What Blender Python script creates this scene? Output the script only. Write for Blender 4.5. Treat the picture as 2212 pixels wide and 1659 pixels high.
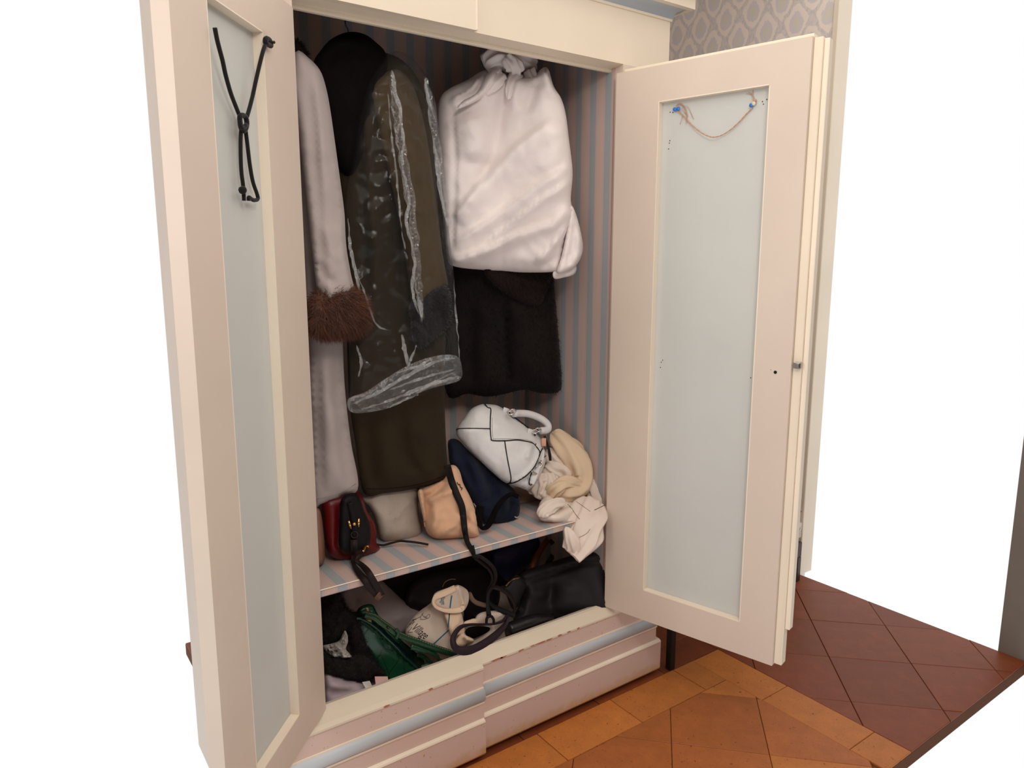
import bpy, bmesh, math, random
import numpy as np
from mathutils import Vector, Matrix, noise
from mathutils.geometry import delaunay_2d_cdt

sc = bpy.context.scene
COL = sc.collection
for o in list(bpy.data.objects):
    bpy.data.objects.remove(o)

# ---------------------------------------------------------------- camera
# World: X along the wardrobe front (right), Y into the wardrobe, Z up; origin on
# the floor below the hinge of the left door.
F_PX, CX, CY = 1570.0, 1106.0, 829.5
PITCH = math.atan(266.5 / 1570.0)
YAW = math.radians(35.6)
CAM = np.array([-0.6335, -1.75, 1.533])
FW = np.array([math.sin(YAW)*math.cos(PITCH), math.cos(YAW)*math.cos(PITCH), -math.sin(PITCH)])
RT = np.array([math.cos(YAW), -math.sin(YAW), 0.0])
UP = np.cross(RT, FW)
cd = bpy.data.cameras.new('camera')
cd.sensor_width = 36.0
cd.lens = F_PX / 2212.0 * 36.0
cd.clip_start = 0.05
cam = bpy.data.objects.new('camera', cd)
COL.objects.link(cam)
m = Matrix.Identity(4)
for i in range(3):
    m[i][0], m[i][1], m[i][2], m[i][3] = RT[i], UP[i], -FW[i], CAM[i]
cam.matrix_world = m
sc.camera = cam

# ---------------------------------------------------------------- world, lights, exposure
w = bpy.data.worlds.new('world'); sc.world = w; w.use_nodes = True
w.node_tree.nodes['Background'].inputs[0].default_value = (1.0, 1.0, 1.0, 1)
w.node_tree.nodes['Background'].inputs[1].default_value = 1.0
def area(name, loc, target, sx, sy, energy, color):
    l = bpy.data.lights.new(name, 'AREA'); l.shape = 'RECTANGLE'; l.size = sx; l.size_y = sy
    l.energy = energy; l.color = color
    o = bpy.data.objects.new(name, l); COL.objects.link(o)
    o.location = loc
    o.rotation_euler = (Vector(target) - Vector(loc)).to_track_quat('-Z', 'Y').to_euler()
    return o
area('ceiling_bounce', (0.52, -1.3, 2.96), (0.52, -1.3, 0.0), 3.9, 3.2, 44, (1.0, 0.935, 0.865))
area('ceiling_light', (-0.3, -2.2, 2.62), (0.45, 0.0, 1.1), 0.5, 0.5, 15, (1.0, 0.925, 0.85))
area('window_light', (-3.1, -0.95, 2.0), (1.6, -0.1, 1.9), 0.8, 1.5, 42, (1.0, 0.96, 0.92))
sc.cycles.transparent_max_bounces = 32
sc.view_settings.view_transform = 'Standard'
sc.view_settings.look = 'None'
sc.view_settings.exposure = 0.0
sc.view_settings.gamma = 1.0
sc.view_settings.use_curve_mapping = False

# ---------------------------------------------------------------- measuring helpers
def ray(x, y):
    return FW*F_PX + RT*(x-CX) - UP*(y-CY)
def P(x, y, Y):
    """the point seen at (x, y) of the 2212x1659 photograph, at depth plane Y"""
    d = ray(x, y); t = (Y-CAM[1])/d[1]
    return CAM + d*t
def PZ(x, y, Z):
    d = ray(x, y); t = (Z-CAM[2])/d[2]
    return CAM + d*t
def nrm(v):
    v = np.asarray(v, float); return v/(np.linalg.norm(v)+1e-12)

# ---------------------------------------------------------------- object helpers
WLOC = {}
def tag(o, label=None, cat=None, group=None, kind=None):
    if label: o['label'] = label
    if cat: o['category'] = cat
    if group: o['group'] = group
    if kind: o['kind'] = kind
    return o
def thing(name, loc, label, cat, group=None):
    o = bpy.data.objects.new(name, None); COL.objects.link(o)
    o.empty_display_size = 0.05
    o.location = loc; WLOC[o] = np.array(loc, float)
    return tag(o, label, cat, group)
def obj(name, mesh, mat, parent=None, smooth=True):
    """link a mesh (world coordinates) as one object under parent"""
    if isinstance(mesh, bmesh.types.BMesh):
        me = bpy.data.meshes.new(name); mesh.to_mesh(me); mesh.free()
    elif isinstance(mesh, tuple):
        me = bpy.data.meshes.new(name)
        me.from_pydata([tuple(map(float, v)) for v in mesh[0]], [], [tuple(map(int, f)) for f in mesh[1]])
    else:
        me = mesh
    me.update()
    if smooth and len(me.polygons):
        me.polygons.foreach_set('use_smooth', [True]*len(me.polygons))
    if mat is not None:
        me.materials.clear(); me.materials.append(mat)
    o = bpy.data.objects.new(name, me); COL.objects.link(o)
    if parent is not None:
        o.parent = parent
        o.location = -Vector(WLOC[parent]) if parent.type == 'EMPTY' else (0, 0, 0)
        WLOC[o] = np.zeros(3)
    else:
        WLOC[o] = np.zeros(3)
    return o
def rebase(o):
    """put the origin of a one-mesh thing at the middle of its base"""
    me = o.data
    n = len(me.vertices); co = np.empty(n*3); me.vertices.foreach_get('co', co); co = co.reshape(-1, 3)
    b = np.array([(co[:, 0].min()+co[:, 0].max())/2, (co[:, 1].min()+co[:, 1].max())/2, co[:, 2].min()])
    me.vertices.foreach_set('co', (co-b).ravel()); me.update()
    o.location = b; WLOC[o] = b
    return o

def join(*ms):
    V, Fc, k = [], [], 0
    for v, f in ms:
        V += [tuple(p) for p in v]; Fc += [tuple(i+k for i in q) for q in f]; k += len(v)
    return V, Fc
def box(x0, x1, y0, y1, z0, z1, bev=0.0, seg=1):
    bm = bmesh.new()
    vs = [bm.verts.new(p) for p in ((x0,y0,z0),(x1,y0,z0),(x1,y1,z0),(x0,y1,z0),(x0,y0,z1),(x1,y0,z1),(x1,y1,z1),(x0,y1,z1))]
    for f in ((0,3,2,1),(4,5,6,7),(0,1,5,4),(1,2,6,5),(2,3,7,6),(3,0,4,7)):
        bm.faces.new([vs[i] for i in f])
    if bev:
        bmesh.ops.bevel(bm, geom=list(bm.edges), offset=bev, segments=seg, affect='EDGES')
    bm.verts.index_update()
    r = [tuple(v.co) for v in bm.verts], [tuple(v.index for v in f.verts) for f in bm.faces]
    bm.free()
    return r
def xf(m, fn):
    return [tuple(fn(np.array(p))) for p in m[0]], m[1]
def prism_x(prof, x0, x1):
    n = len(prof)
    V = [(x0, y, z) for y, z in prof] + [(x1, y, z) for y, z in prof]
    Fc = [(i, (i+1) % n, n+(i+1) % n, n+i) for i in range(n)]
    Fc += [tuple(range(n))[::-1], tuple(range(n, 2*n))]
    return V, Fc
def polyprism(poly, z0, z1):
    n = len(poly)
    V = [(x, y, z0) for x, y in poly] + [(x, y, z1) for x, y in poly]
    Fc = [(i, (i+1) % n, n+(i+1) % n, n+i) for i in range(n)]
    Fc += [tuple(range(n))[::-1], tuple(range(n, 2*n))]
    return V, Fc

def catmull(pts, n=8, closed=False):
    pts = [np.asarray(p, float) for p in pts]
    out = []
    N = len(pts)
    rng = range(N) if closed else range(N-1)
    for i in rng:
        p1, p2 = pts[i], pts[(i+1) % N]
        p0 = pts[(i-1) % N] if (closed or i > 0) else 2*p1-p2
        p3 = pts[(i+2) % N] if (closed or i < N-2) else 2*p2-p1
        for k in range(n):
            t = k/n
            out.append(0.5*((2*p1)+(-p0+p2)*t+(2*p0-5*p1+4*p2-p3)*t*t+(-p0+3*p1-3*p2+p3)*t**3))
    if not closed:
        out.append(pts[-1])
    return out
def tube(pts, r, n=8, sub=6, closed=False, taper=None):
    path = catmull(pts, sub, closed) if sub > 1 else [np.asarray(p, float) for p in pts]
    V, Fc = [], []
    N = len(path)
    up = np.array([0.13, -0.9, 0.4])
    for i, p in enumerate(path):
        a = path[(i-1) % N] if (closed or i > 0) else p
        b = path[(i+1) % N] if (closed or i < N-1) else p
        t = nrm(b-a)
        s = up - t*np.dot(up, t); s = nrm(s); up = s
        q = np.cross(t, s)
        rr = r if taper is None else r*np.interp(i/(N-1), np.linspace(0, 1, len(taper)), taper)
        for k in range(n):
            an = 2*math.pi*k/n
            V.append(p + (s*math.cos(an)+q*math.sin(an))*rr)
    M_ = N if closed else N-1
    for i in range(M_):
        for k in range(n):
            a, b = i*n+k, i*n+(k+1) % n
            c, d = ((i+1) % N)*n+(k+1) % n, ((i+1) % N)*n+k
            Fc.append((a, b, c, d))
    if not closed:
        Fc.append(tuple(range(n))[::-1]); Fc.append(tuple((N-1)*n+k for k in range(n)))
    return V, Fc
def strap(pts, width, thick=0.003, twist=0.0, sub=8, closed=False, edge=0.25):
    """a flat band swept along 3D points; twist (deg, or one per point) turns its face away from the room"""
    tw = [twist]*len(pts) if np.isscalar(twist) else list(twist)
    wd = [width]*len(pts) if np.isscalar(width) else list(width)
    aug = [np.append(np.asarray(p, float), (t, w_)) for p, t, w_ in zip(pts, tw, wd)]
    path = catmull(aug, sub, closed)
    V, Fc = [], []
    N = len(path)
    prof = [(-1, 0), (-1+edge*.3, 1), (1-edge*.3, 1), (1, 0), (1-edge*.3, -1), (-1+edge*.3, -1)]
    n = len(prof)
    for i, q in enumerate(path):
        p = q[:3]
        a = path[(i-1) % N][:3] if (closed or i > 0) else p
        b = path[(i+1) % N][:3] if (closed or i < N-1) else p
        t = nrm(b-a)
        v = nrm(CAM-p)
        s = nrm(np.cross(t, v)); nn = np.cross(s, t)
        an = math.radians(q[3])
        s2 = s*math.cos(an)+nn*math.sin(an); n2 = -s*math.sin(an)+nn*math.cos(an)
        for u, h in prof:
            V.append(p + s2*u*q[4]/2 + n2*h*thick/2)
    M_ = N if closed else N-1
    for i in range(M_):
        for k in range(n):
            a, b = i*n+k, i*n+(k+1) % n
            c, d = ((i+1) % N)*n+(k+1) % n, ((i+1) % N)*n+k
            Fc.append((a, b, c, d))
    if not closed:
        Fc.append(tuple(range(n))[::-1]); Fc.append(tuple((N-1)*n+k for k in range(n)))
    return V, Fc

def seg_dist(p, poly, closed):
    """distance of points p (n,2) to a polyline, and the parameter 0..1 along it"""
    poly = np.asarray(poly, float)
    A = poly if closed else poly[:-1]
    B = np.roll(poly, -1, axis=0) if closed else poly[1:]
    best = np.full(len(p), 1e9); par = np.zeros(len(p)); side = np.zeros(len(p))
    for i, (a, b) in enumerate(zip(A, B)):
        d = b-a; L = d@d+1e-9
        t = np.clip(((p-a)@d)/L, 0, 1)
        r = p-(a+t[:, None]*d)
        dist = np.hypot(r[:, 0], r[:, 1])
        mk = dist < best
        best[mk] = dist[mk]; par[mk] = (i+t[mk])/len(A)
        side[mk] = np.sign(d[0]*r[mk, 1]-d[1]*r[mk, 0])
    return best, par, side
def inside(p, poly):
    poly = np.asarray(poly); x, y = p[:, 0], p[:, 1]
    c = np.zeros(len(p), bool); j = len(poly)-1
    for i in range(len(poly)):
        xi, yi = poly[i]; xj, yj = poly[j]
        if yi != yj:
            c ^= ((yi > y) != (yj > y)) & (x < (xj-xi)*(y-yi)/(yj-yi)+xi)
        j = i
    return c
class Blob:
    """A soft closed body. Its silhouette is measured on the photograph and carried to its own
    depth; it is inflated towards the room (front) and away from it (back), then creased."""
    def __init__(s, outline, Y, front, back, h=9, R=None, folds=(), gain=1.35, wr=0.0, wrs=60, smooth=True, seed=0, power=0.5, n=None, fine=0.0, fines=20, flat=0.0):
        s.ol = np.array(catmull([np.array(p, float) for p in outline], 6, True) if smooth else outline, float)
        L = np.r_[0, np.cumsum(np.hypot(*(np.diff(np.r_[s.ol, s.ol[:1]], axis=0).T)))]
        nb = max(12, int(L[-1]/h))
        tt = np.linspace(0, L[-1], nb, endpoint=False)
        olc = np.r_[s.ol, s.ol[:1]]
        s.ol = np.c_[np.interp(tt, L, olc[:, 0]), np.interp(tt, L, olc[:, 1])]
        s.Y = Y if callable(Y) else (lambda x, y, Y=Y: Y)
        s.front, s.back, s.folds, s.gain = front, back, folds, gain
        s.wr, s.wrs, s.seed, s.power, s.fine, s.fines, s.flat = wr, wrs, seed, power, fine, fines, flat
        x0, y0 = s.ol.min(0); x1, y1 = s.ol.max(0)
        g = []
        yy = y0+h*.5; r = 0
        while yy < y1:
            xx = np.arange(x0+(h*.5 if r % 2 else 0), x1, h)
            g.append(np.c_[xx, np.full(len(xx), yy)]); yy += h*.866; r += 1
        g = np.concatenate(g)
        g = g[inside(g, s.ol)]
        d, _, _ = seg_dist(g, s.ol, True)
        g = g[d > h*.55]; d = d[d > h*.55]
        s.R = R or (d.max()*.9 if len(d) else h)
        pts = np.r_[s.ol, g]
        res = delaunay_2d_cdt([Vector(p) for p in pts], [], [list(range(nb))], 1, 1e-4)
        s.p2 = np.array([tuple(v) for v in res[0]]); s.tri = [tuple(f) for f in res[2]]
        db, _, _ = seg_dist(s.p2, s.ol, True)
        c = s.p2.mean(0)
        c3 = P(c[0], c[1], s.Y(c[0], c[1]))
        s.n = nrm(CAM-c3) if n is None else nrm(n)
        s.front_v = s.surf_many(s.p2, db)
        inf = s.infl(db)
        base = np.array([P(x, y, s.Y(x, y)) for x, y in s.p2])
        s.back_v = base - s.n*(s.back*inf)[:, None]
        s.bd = db < 1e-3
    def infl(s, d):
        u = np.clip(d/s.R, 0, 1)
        return (1-(1-u)**2)**s.power
    def surf_many(s, p, d=None, off=0.0):
        p = np.asarray(p, float)
        if d is None:
            d, _, _ = seg_dist(p, s.ol, True)
            d = np.where(inside(p, s.ol), d, 0)
        disp = s.front*s.infl(d)
        e = np.clip(d/(s.R*.35), 0, 1)
        for f in s.folds:
            pl, wdt, amp = f[:3]
            dist, par, side = seg_dist(p, pl, False)
            kind = f[3] if len(f) > 3 else 'g'
            if kind == 'g':
                k = np.exp(-(dist/wdt)**2)
            elif kind == 'c':              # sharp ridge
                k = np.exp(-dist/wdt)
            else:                          # 's': a lap, one side proud and falling off slowly
                k = np.where(side > 0, np.exp(-(dist/wdt)**2), np.exp(-(dist/(wdt*.22))**2))
            tp = np.clip(np.minimum(par, 1-par)*5, 0, 1)**.7 if (len(f) < 5) else 1.0
            disp = disp + s.gain*amp*k*tp*e
        if s.wr:
            disp = disp + e*s.wr*np.array([noise.fractal(Vector((x/s.wrs, y/s.wrs, s.seed*7.3)), 1.0, 2.0, 4) for x, y in p])
        if s.fine:
            disp = disp + e*s.fine*np.array([1-2*abs(noise.noise(Vector((x/s.fines, y/s.fines*.8, s.seed*3.1)))) for x, y in p])
        base = np.array([P(x, y, s.Y(x, y)) for x, y in p])
        return base + s.n*(disp+off)[:, None]
    def surf(s, x, y, off=0.002):
        return s.surf_many([(x, y)], None, off)[0]
    def mesh(s):
        nv = len(s.p2)
        V = list(s.front_v); F_ = []
        idx = {}
        for i in range(nv):
            if s.bd[i]: idx[i] = i
            else:
                idx[i] = len(V); V.append(s.back_v[i])
        for a, b, c in s.tri:
            pa, pb, pc = s.front_v[a], s.front_v[b], s.front_v[c]
            if np.dot(np.cross(pb-pa, pc-pa), s.n) < 0: b, c = c, b
            F_.append((a, b, c))
            if not (s.bd[a] and s.bd[b] and s.bd[c]):
                F_.append((idx[a], idx[c], idx[b]))
        return V, F_
    def line(s, pts, r=0.0015, off=0.001, n=5, step=6):
        pl = catmull([np.array(p, float) for p in pts], 6)
        return tube(s.surf_many(pl, None, off), r, n=n, sub=1)
def hairs(V, Fc, count, length, width, seed=0, droop=(0, 0, -0.4), facing=True, jit=.5, curl=0.0):
    """short tapered tufts standing on a mesh, for fur"""
    rnd = random.Random(seed)
    V = np.array(V); tris = []
    for f in Fc:
        for k in range(1, len(f)-1): tris.append((f[0], f[k], f[k+1]))
    T = np.array(tris)
    a, b, c = V[T[:, 0]], V[T[:, 1]], V[T[:, 2]]
    nn = np.cross(b-a, c-a); ar = np.linalg.norm(nn, axis=1)/2; nn = nn/(2*ar[:, None]+1e-12)
    if facing:
        ctr = (a+b+c)/3
        ar = ar*(((CAM-ctr)*nn).sum(1) > -0.35*np.linalg.norm(CAM-ctr, axis=1))
    rs = np.random.RandomState(seed)
    pick = rs.choice(len(T), count, p=ar/ar.sum())
    u = rs.rand(count); v = rs.rand(count); sw = u+v > 1; u[sw] = 1-u[sw]; v[sw] = 1-v[sw]
    p = a[pick]+(b-a)[pick]*u[:, None]+(c-a)[pick]*v[:, None]
    n = nn[pick]
    d = n + np.array(droop) + (rs.rand(count, 3)-.5)*2*jit
    d /= np.linalg.norm(d, axis=1)[:, None]
    L = length*(.6+.8*rs.rand(count))
    sd = np.cross(d, rs.rand(count, 3)-.5); sd /= np.linalg.norm(sd, axis=1)[:, None]
    VV, FF = [], []
    for i in range(count):
        k = len(VV); w_ = width*(.6+.8*rs.rand())
        q = p[i]-n[i]*.001
        md = q+d[i]*L[i]*.55+np.array(droop)*L[i]*.1 + sd[i]*curl*L[i]
        tip = q+d[i]*L[i]+np.array(droop)*L[i]*.35
        VV += [q-sd[i]*w_, q+sd[i]*w_, md+sd[i]*w_*.7, md-sd[i]*w_*.7, tip]
        FF += [(k, k+1, k+2, k+3), (k+3, k+2, k+4)]
    return VV, FF

def cloth_sweep(pts, radii, lobes=5, amp=.22, turns=.4, flat=.65, seed=0, sub=10, n=40, ends=.25):
    """a bunched length of cloth: folds running along a path, given as (x, y, depth) points"""
    rnd = random.Random(seed)
    aug = [np.append(P(x, y, Y), r) for (x, y, Y), r in zip(pts, radii)]
    path = catmull(aug, sub)
    N = len(path); V, F_ = [], []
    ph = [rnd.uniform(0, 6.28) for _ in range(6)]
    for i, q in enumerate(path):
        p = q[:3]; u = i/(N-1)
        t = nrm(path[min(i+1, N-1)][:3]-path[max(i-1, 0)][:3]); v = nrm(CAM-p)
        sd = nrm(np.cross(t, v)); nn = np.cross(sd, t)
        cap = math.sqrt(max(0, 1-(max(0, ends-min(u, 1-u)*3)/ends)**2)) if ends else 1
        for k in range(n):
            a = 2*math.pi*k/n
            w_ = math.sin(lobes*a+turns*6.28*u+ph[0])
            r = q[3]*max(.15, cap)*(1+amp*(abs(w_)*2-1)*-1+amp*.5*math.sin((lobes+2)*a-turns*9*u+ph[1])+.08*math.sin(3*a+u*11+ph[2])+.06*math.sin(u*17+ph[3]+2*a))
            V.append(p+sd*r*math.cos(a)+nn*r*flat*math.sin(a))
    for i in range(N-1):
        for k in range(n):
            F_.append((i*n+k, i*n+(k+1) % n, (i+1)*n+(k+1) % n, (i+1)*n+k))
    F_.append(tuple(range(n))[::-1]); F_.append(tuple((N-1)*n+k for k in range(n)))
    return V, F_

# ---------------------------------------------------------------- materials
def lin(c):
    r = []
    for v in c[:3]:
        v = v/255.0
        r.append(v/12.92 if v <= .04045 else ((v+.055)/1.055)**2.4)
    return tuple(r)+(1.0,)
class NT:
    def __init__(s, name):
        s.m = bpy.data.materials.new(name); s.m.use_nodes = True
        s.t = s.m.node_tree; s.b = s.t.nodes['Principled BSDF']; s.out = s.t.nodes['Material Output']
        s.co = s.t.nodes.new('ShaderNodeTexCoord').outputs['Object']
    def n(s, typ, **kw):
        nd = s.t.nodes.new(typ)
        for k, v in kw.items(): setattr(nd, k, v)
        return nd
    def link(s, a, b): s.t.links.new(a, b)
    def noise(s, scale, detail=4, rough=.55, co=None, dist=0.0):
        nd = s.n('ShaderNodeTexNoise'); nd.inputs['Scale'].default_value = scale
        nd.inputs['Detail'].default_value = detail; nd.inputs['Roughness'].default_value = rough
        nd.inputs['Distortion'].default_value = dist
        s.link(co or s.co, nd.inputs['Vector']); return nd.outputs['Fac']
    def ramp(s, fac, stops, interp='LINEAR'):
        nd = s.n('ShaderNodeValToRGB'); nd.color_ramp.interpolation = interp
        e = nd.color_ramp.elements
        while len(e) < len(stops): e.new(0.5)
        for el, (p, c) in zip(e, stops):
            el.position = p; el.color = c if len(c) == 4 else tuple(c)+(1,)
        s.link(fac, nd.inputs['Fac']); return nd.outputs['Color']
    def mix(s, fac, a, b, mode='MIX'):
        nd = s.n('ShaderNodeMix', data_type='RGBA', blend_type=mode)
        for i, v in ((0, fac), (6, a), (7, b)):
            if hasattr(v, 'is_linked'): s.link(v, nd.inputs[i])
            elif i == 0: nd.inputs[0].default_value = v
            else: nd.inputs[i].default_value = v
        return nd.outputs[2]
    def math(s, op, a, b=0.0, c=0.0):
        nd = s.n('ShaderNodeMath', operation=op)
        for i, v in enumerate((a, b, c)):
            if hasattr(v, 'is_linked'): s.link(v, nd.inputs[i])
            else: nd.inputs[i].default_value = v
        return nd.outputs[0]
    def map(s, scale=(1, 1, 1), rot=(0, 0, 0), loc=(0, 0, 0)):
        nd = s.n('ShaderNodeMapping'); nd.inputs['Scale'].default_value = scale
        nd.inputs['Rotation'].default_value = rot; nd.inputs['Location'].default_value = loc
        s.link(s.co, nd.inputs['Vector']); return nd.outputs['Vector']
    def xyz(s):
        nd = s.n('ShaderNodeSeparateXYZ'); s.link(s.co, nd.inputs[0]); return nd.outputs
    def color(s, c):
        if hasattr(c, 'is_linked'): s.link(c, s.b.inputs['Base Color'])
        else: s.b.inputs['Base Color'].default_value = c
    def bump(s, h, strength=.3, dist=.002):
        nd = s.n('ShaderNodeBump'); nd.inputs['Strength'].default_value = strength
        nd.inputs['Distance'].default_value = dist
        s.link(h, nd.inputs['Height']); s.link(nd.outputs[0], s.b.inputs['Normal'])
    def set(s, **kw):
        for k, v in kw.items(): s.b.inputs[k.replace('_', ' ')].default_value = v
        return s
def mat(name, rgb, rough=.7, var=.06, vs=9, bump=0.0, bs=300, spec=.3, metal=0.0, sheen=0.0, bdist=.001, stretch=None):
    q = NT(name)
    c = np.array(lin(rgb)[:3])
    f = q.noise(vs)
    q.color(q.ramp(f, [(0.3, tuple(c*(1-var))), (0.7, tuple(np.minimum(c*(1+var), 1)))]))
    q.set(Roughness=rough, Metallic=metal)
    q.b.inputs['Specular IOR Level'].default_value = spec
    if sheen:
        q.b.inputs['Sheen Weight'].default_value = sheen
        q.b.inputs['Sheen Roughness'].default_value = .5
    if bump:
        q.bump(q.noise(bs, 3, co=q.map(stretch) if stretch else None), bump, bdist)
    return q.m
# ================================================================ structure materials
def paint(name, rgb, speck=None, var=.035, chips=None, rough=.42):
    q = NT(name)
    c = np.array(lin(rgb)[:3])
    col = q.ramp(q.noise(3.5, 5), [(0.3, tuple(c*(1-var))), (0.7, tuple(np.minimum(c*(1+var), 1)))])
    if speck:
        col = q.mix(q.ramp(q.noise(95, 2, .6), [(0.70, (0, 0, 0)), (0.735, (1, 1, 1))]), col, lin(speck))
    if chips:
        col = q.mix(q.ramp(q.noise(38, 5, .7), [(0.725, (0, 0, 0)), (0.735, (1, 1, 1))]), col, lin(chips))
    q.color(col); q.set(Roughness=rough); q.b.inputs['Specular IOR Level'].default_value = .35
    q.bump(q.noise(55, 3), .06, .002)
    return q.m
M_frame = paint('pinkish_cream_paint', (214, 198, 184))
M_cream = paint('cream_paint', (232, 218, 198))
M_sill = paint('ivory_paint', (228, 214, 194), chips=(170, 120, 95))
M_pink = paint('pink_paint', (218, 194, 184), speck=(190, 140, 100))
def plinth_paint():
    m_ = paint('worn_pink_paint', (214, 192, 184), speck=(190, 140, 96))
    t = m_.node_tree; b = t.nodes['Principled BSDF']; src = b.inputs['Base Color'].links[0].from_socket
    co = t.nodes.new('ShaderNodeTexCoord'); sp = t.nodes.new('ShaderNodeSeparateXYZ'); t.links.new(co.outputs['Object'], sp.inputs[0])
    nz = t.nodes.new('ShaderNodeTexNoise'); nz.inputs['Scale'].default_value = 30; nz.inputs['Detail'].default_value = 5; t.links.new(co.outputs['Object'], nz.inputs['Vector'])
    ad = t.nodes.new('ShaderNodeMath'); ad.operation = 'MULTIPLY_ADD'; ad.inputs[1].default_value = .05; t.links.new(nz.outputs['Fac'], ad.inputs[0]); t.links.new(sp.outputs[2], ad.inputs[2])
    rp = t.nodes.new('ShaderNodeValToRGB'); rp.color_ramp.elements[0].position = .045; rp.color_ramp.elements[0].color = (1, 1, 1, 1); rp.color_ramp.elements[1].position = .085; rp.color_ramp.elements[1].color = (0, 0, 0, 1)
    t.links.new(ad.outputs[0], rp.inputs[0])
    mx = t.nodes.new('ShaderNodeMix'); mx.data_type = 'RGBA'; t.links.new(rp.outputs[0], mx.inputs[0]); t.links.new(src, mx.inputs[6]); mx.inputs[7].default_value = lin((196, 158, 104))
    t.links.new(mx.outputs[2], b.inputs['Base Color'])
    return m_
M_plinth = plinth_paint()
M_edge = paint('cream_edge_paint', (238, 224, 205), chips=(150, 110, 85))
M_blue = paint('pale_blue_paint', (190, 196, 201))
M_bluepanel = paint('pale_blue_panel_paint', (198, 199, 195), var=.03)
M_panelL = M_bluepanel
def striped(axis, off=0.0, name='striped_lining_paper'):
    q = NT(name)
    ax = q.xyz()[axis]
    u = q.math('FRACT', q.math('DIVIDE', q.math('ADD', ax, off+10*.0715), .0715))
    pink, blue, line = lin((198, 173, 164)), lin((160, 164, 168)), lin((178, 166, 162))
    col = q.ramp(u, [(0.0, blue), (0.40, blue), (0.405, pink), (0.455, pink), (0.46, line), (0.485, line), (0.49, pink), (0.93, line), (0.955, pink)], 'CONSTANT')
    col = q.mix(.35, col, q.ramp(q.noise(5, 3), [(.3, lin((190, 165, 150))), (.7, lin((200, 185, 175)))]), 'MULTIPLY') if False else col
    q.color(col); q.set(Roughness=.6); q.b.inputs['Specular IOR Level'].default_value = .25
    q.bump(q.noise(120, 3), .05, .001)
    return q.m
M_strX = striped(0, -.053, 'striped_paper_across')
M_strY = striped(1, -.044, 'striped_paper_deep')
WPS, WPO = (.16, .22), (.092, .03)
def wallpaper():
    q = NT('damask_wallpaper')
    X = q.xyz()
    u0 = q.math('DIVIDE', q.math('ADD', X[1], WPO[0]), WPS[0]); v = q.math('DIVIDE', q.math('ADD', X[2], WPO[1]), WPS[1])
    tp = 2*math.pi
    u = q.math('ADD', u0, q.math('MULTIPLY', q.math('SINE', q.math('MULTIPLY', v, 2*tp)), q.math('MULTIPLY', q.math('SINE', q.math('MULTIPLY', u0, 2*tp)), .035)))
    h = q.math('MULTIPLY', q.math('ADD', q.math('COSINE', q.math('MULTIPLY', u, tp)), q.math('COSINE', q.math('MULTIPLY', v, tp))), .5)
    h = q.math('ABSOLUTE', h)
    hn = q.math('ADD', h, q.math('MULTIPLY', q.math('SUBTRACT', q.noise(55, 4, .7), .5), .55))
    ground, grey, lilac, olive = lin((246, 231, 220)), lin((230, 218, 212)), lin((224, 215, 217)), lin((226, 216, 203))
    col = q.ramp(hn, [(0.0, grey), (0.17, grey), (0.20, ground), (0.56, ground), (0.60, lilac), (0.84, lilac), (0.88, olive)])
    streak = q.ramp(q.noise(160, 2, co=q.map((1, 1, .35), (0, .6, 0))), [(.45, (0, 0, 0)), (.6, (1, 1, 1))])
    col = q.mix(q.math('MULTIPLY', streak, q.math('LESS_THAN', hn, .16)), col, lin((212, 205, 206)))
    q.color(col); q.set(Roughness=.75); q.bump(q.noise(300, 2), .05, .001)
    return q.m
def terracotta(name, rgb, spots=True):
    q = NT(name)
    c = np.array(lin(rgb)[:3])
    col = q.ramp(q.noise(14, 5, .6), [(0.25, tuple(c*.84)), (0.75, tuple(np.minimum(c*1.14, 1)))])
    info = q.n('ShaderNodeObjectInfo')
    hs = q.n('ShaderNodeHueSaturation')
    q.link(q.math('ADD', q.math('MULTIPLY', info.outputs['Random'], .22), .89), hs.inputs['Value'])
    q.link(col, hs.inputs['Color']); col = hs.outputs[0]
    geo = q.n('ShaderNodeNewGeometry').outputs['Position']
    pit = q.ramp(q.noise(62, 4, .65, co=geo), [(0.645, (0, 0, 0)), (0.675, (1, 1, 1))])
    col = q.mix(pit, col, lin((112, 54, 24)))
    fl = q.ramp(q.noise(210, 2, .6, co=geo, dist=1.5), [(0.61, (0, 0, 0)), (0.67, (1, 1, 1))])
    col = q.mix(q.math('MULTIPLY', fl, .6), col, lin((120, 62, 26)))
    wh = q.ramp(q.noise(260, 2, .6, co=geo, dist=2), [(0.70, (0, 0, 0)), (0.74, (1, 1, 1))])
    col = q.mix(q.math('MULTIPLY', wh, .35), col, lin((222, 170, 110)))
    q.color(col); q.set(Roughness=.5); q.b.inputs['Specular IOR Level'].default_value = .3
    q.bump(q.noise(120, 4, co=geo), .25, .0015)
    return q.m
M_tile_y = terracotta('yellow_terracotta', (184, 112, 52))
M_tile_o = terracotta('orange_terracotta', (166, 96, 48))
M_tile_r = terracotta('red_terracotta', (124, 62, 33))
M_grout = mat('dark_grout', (96, 58, 34), .9, bump=.3)
M_plaster = mat('beige_plaster', (120, 110, 102), .9)

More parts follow.
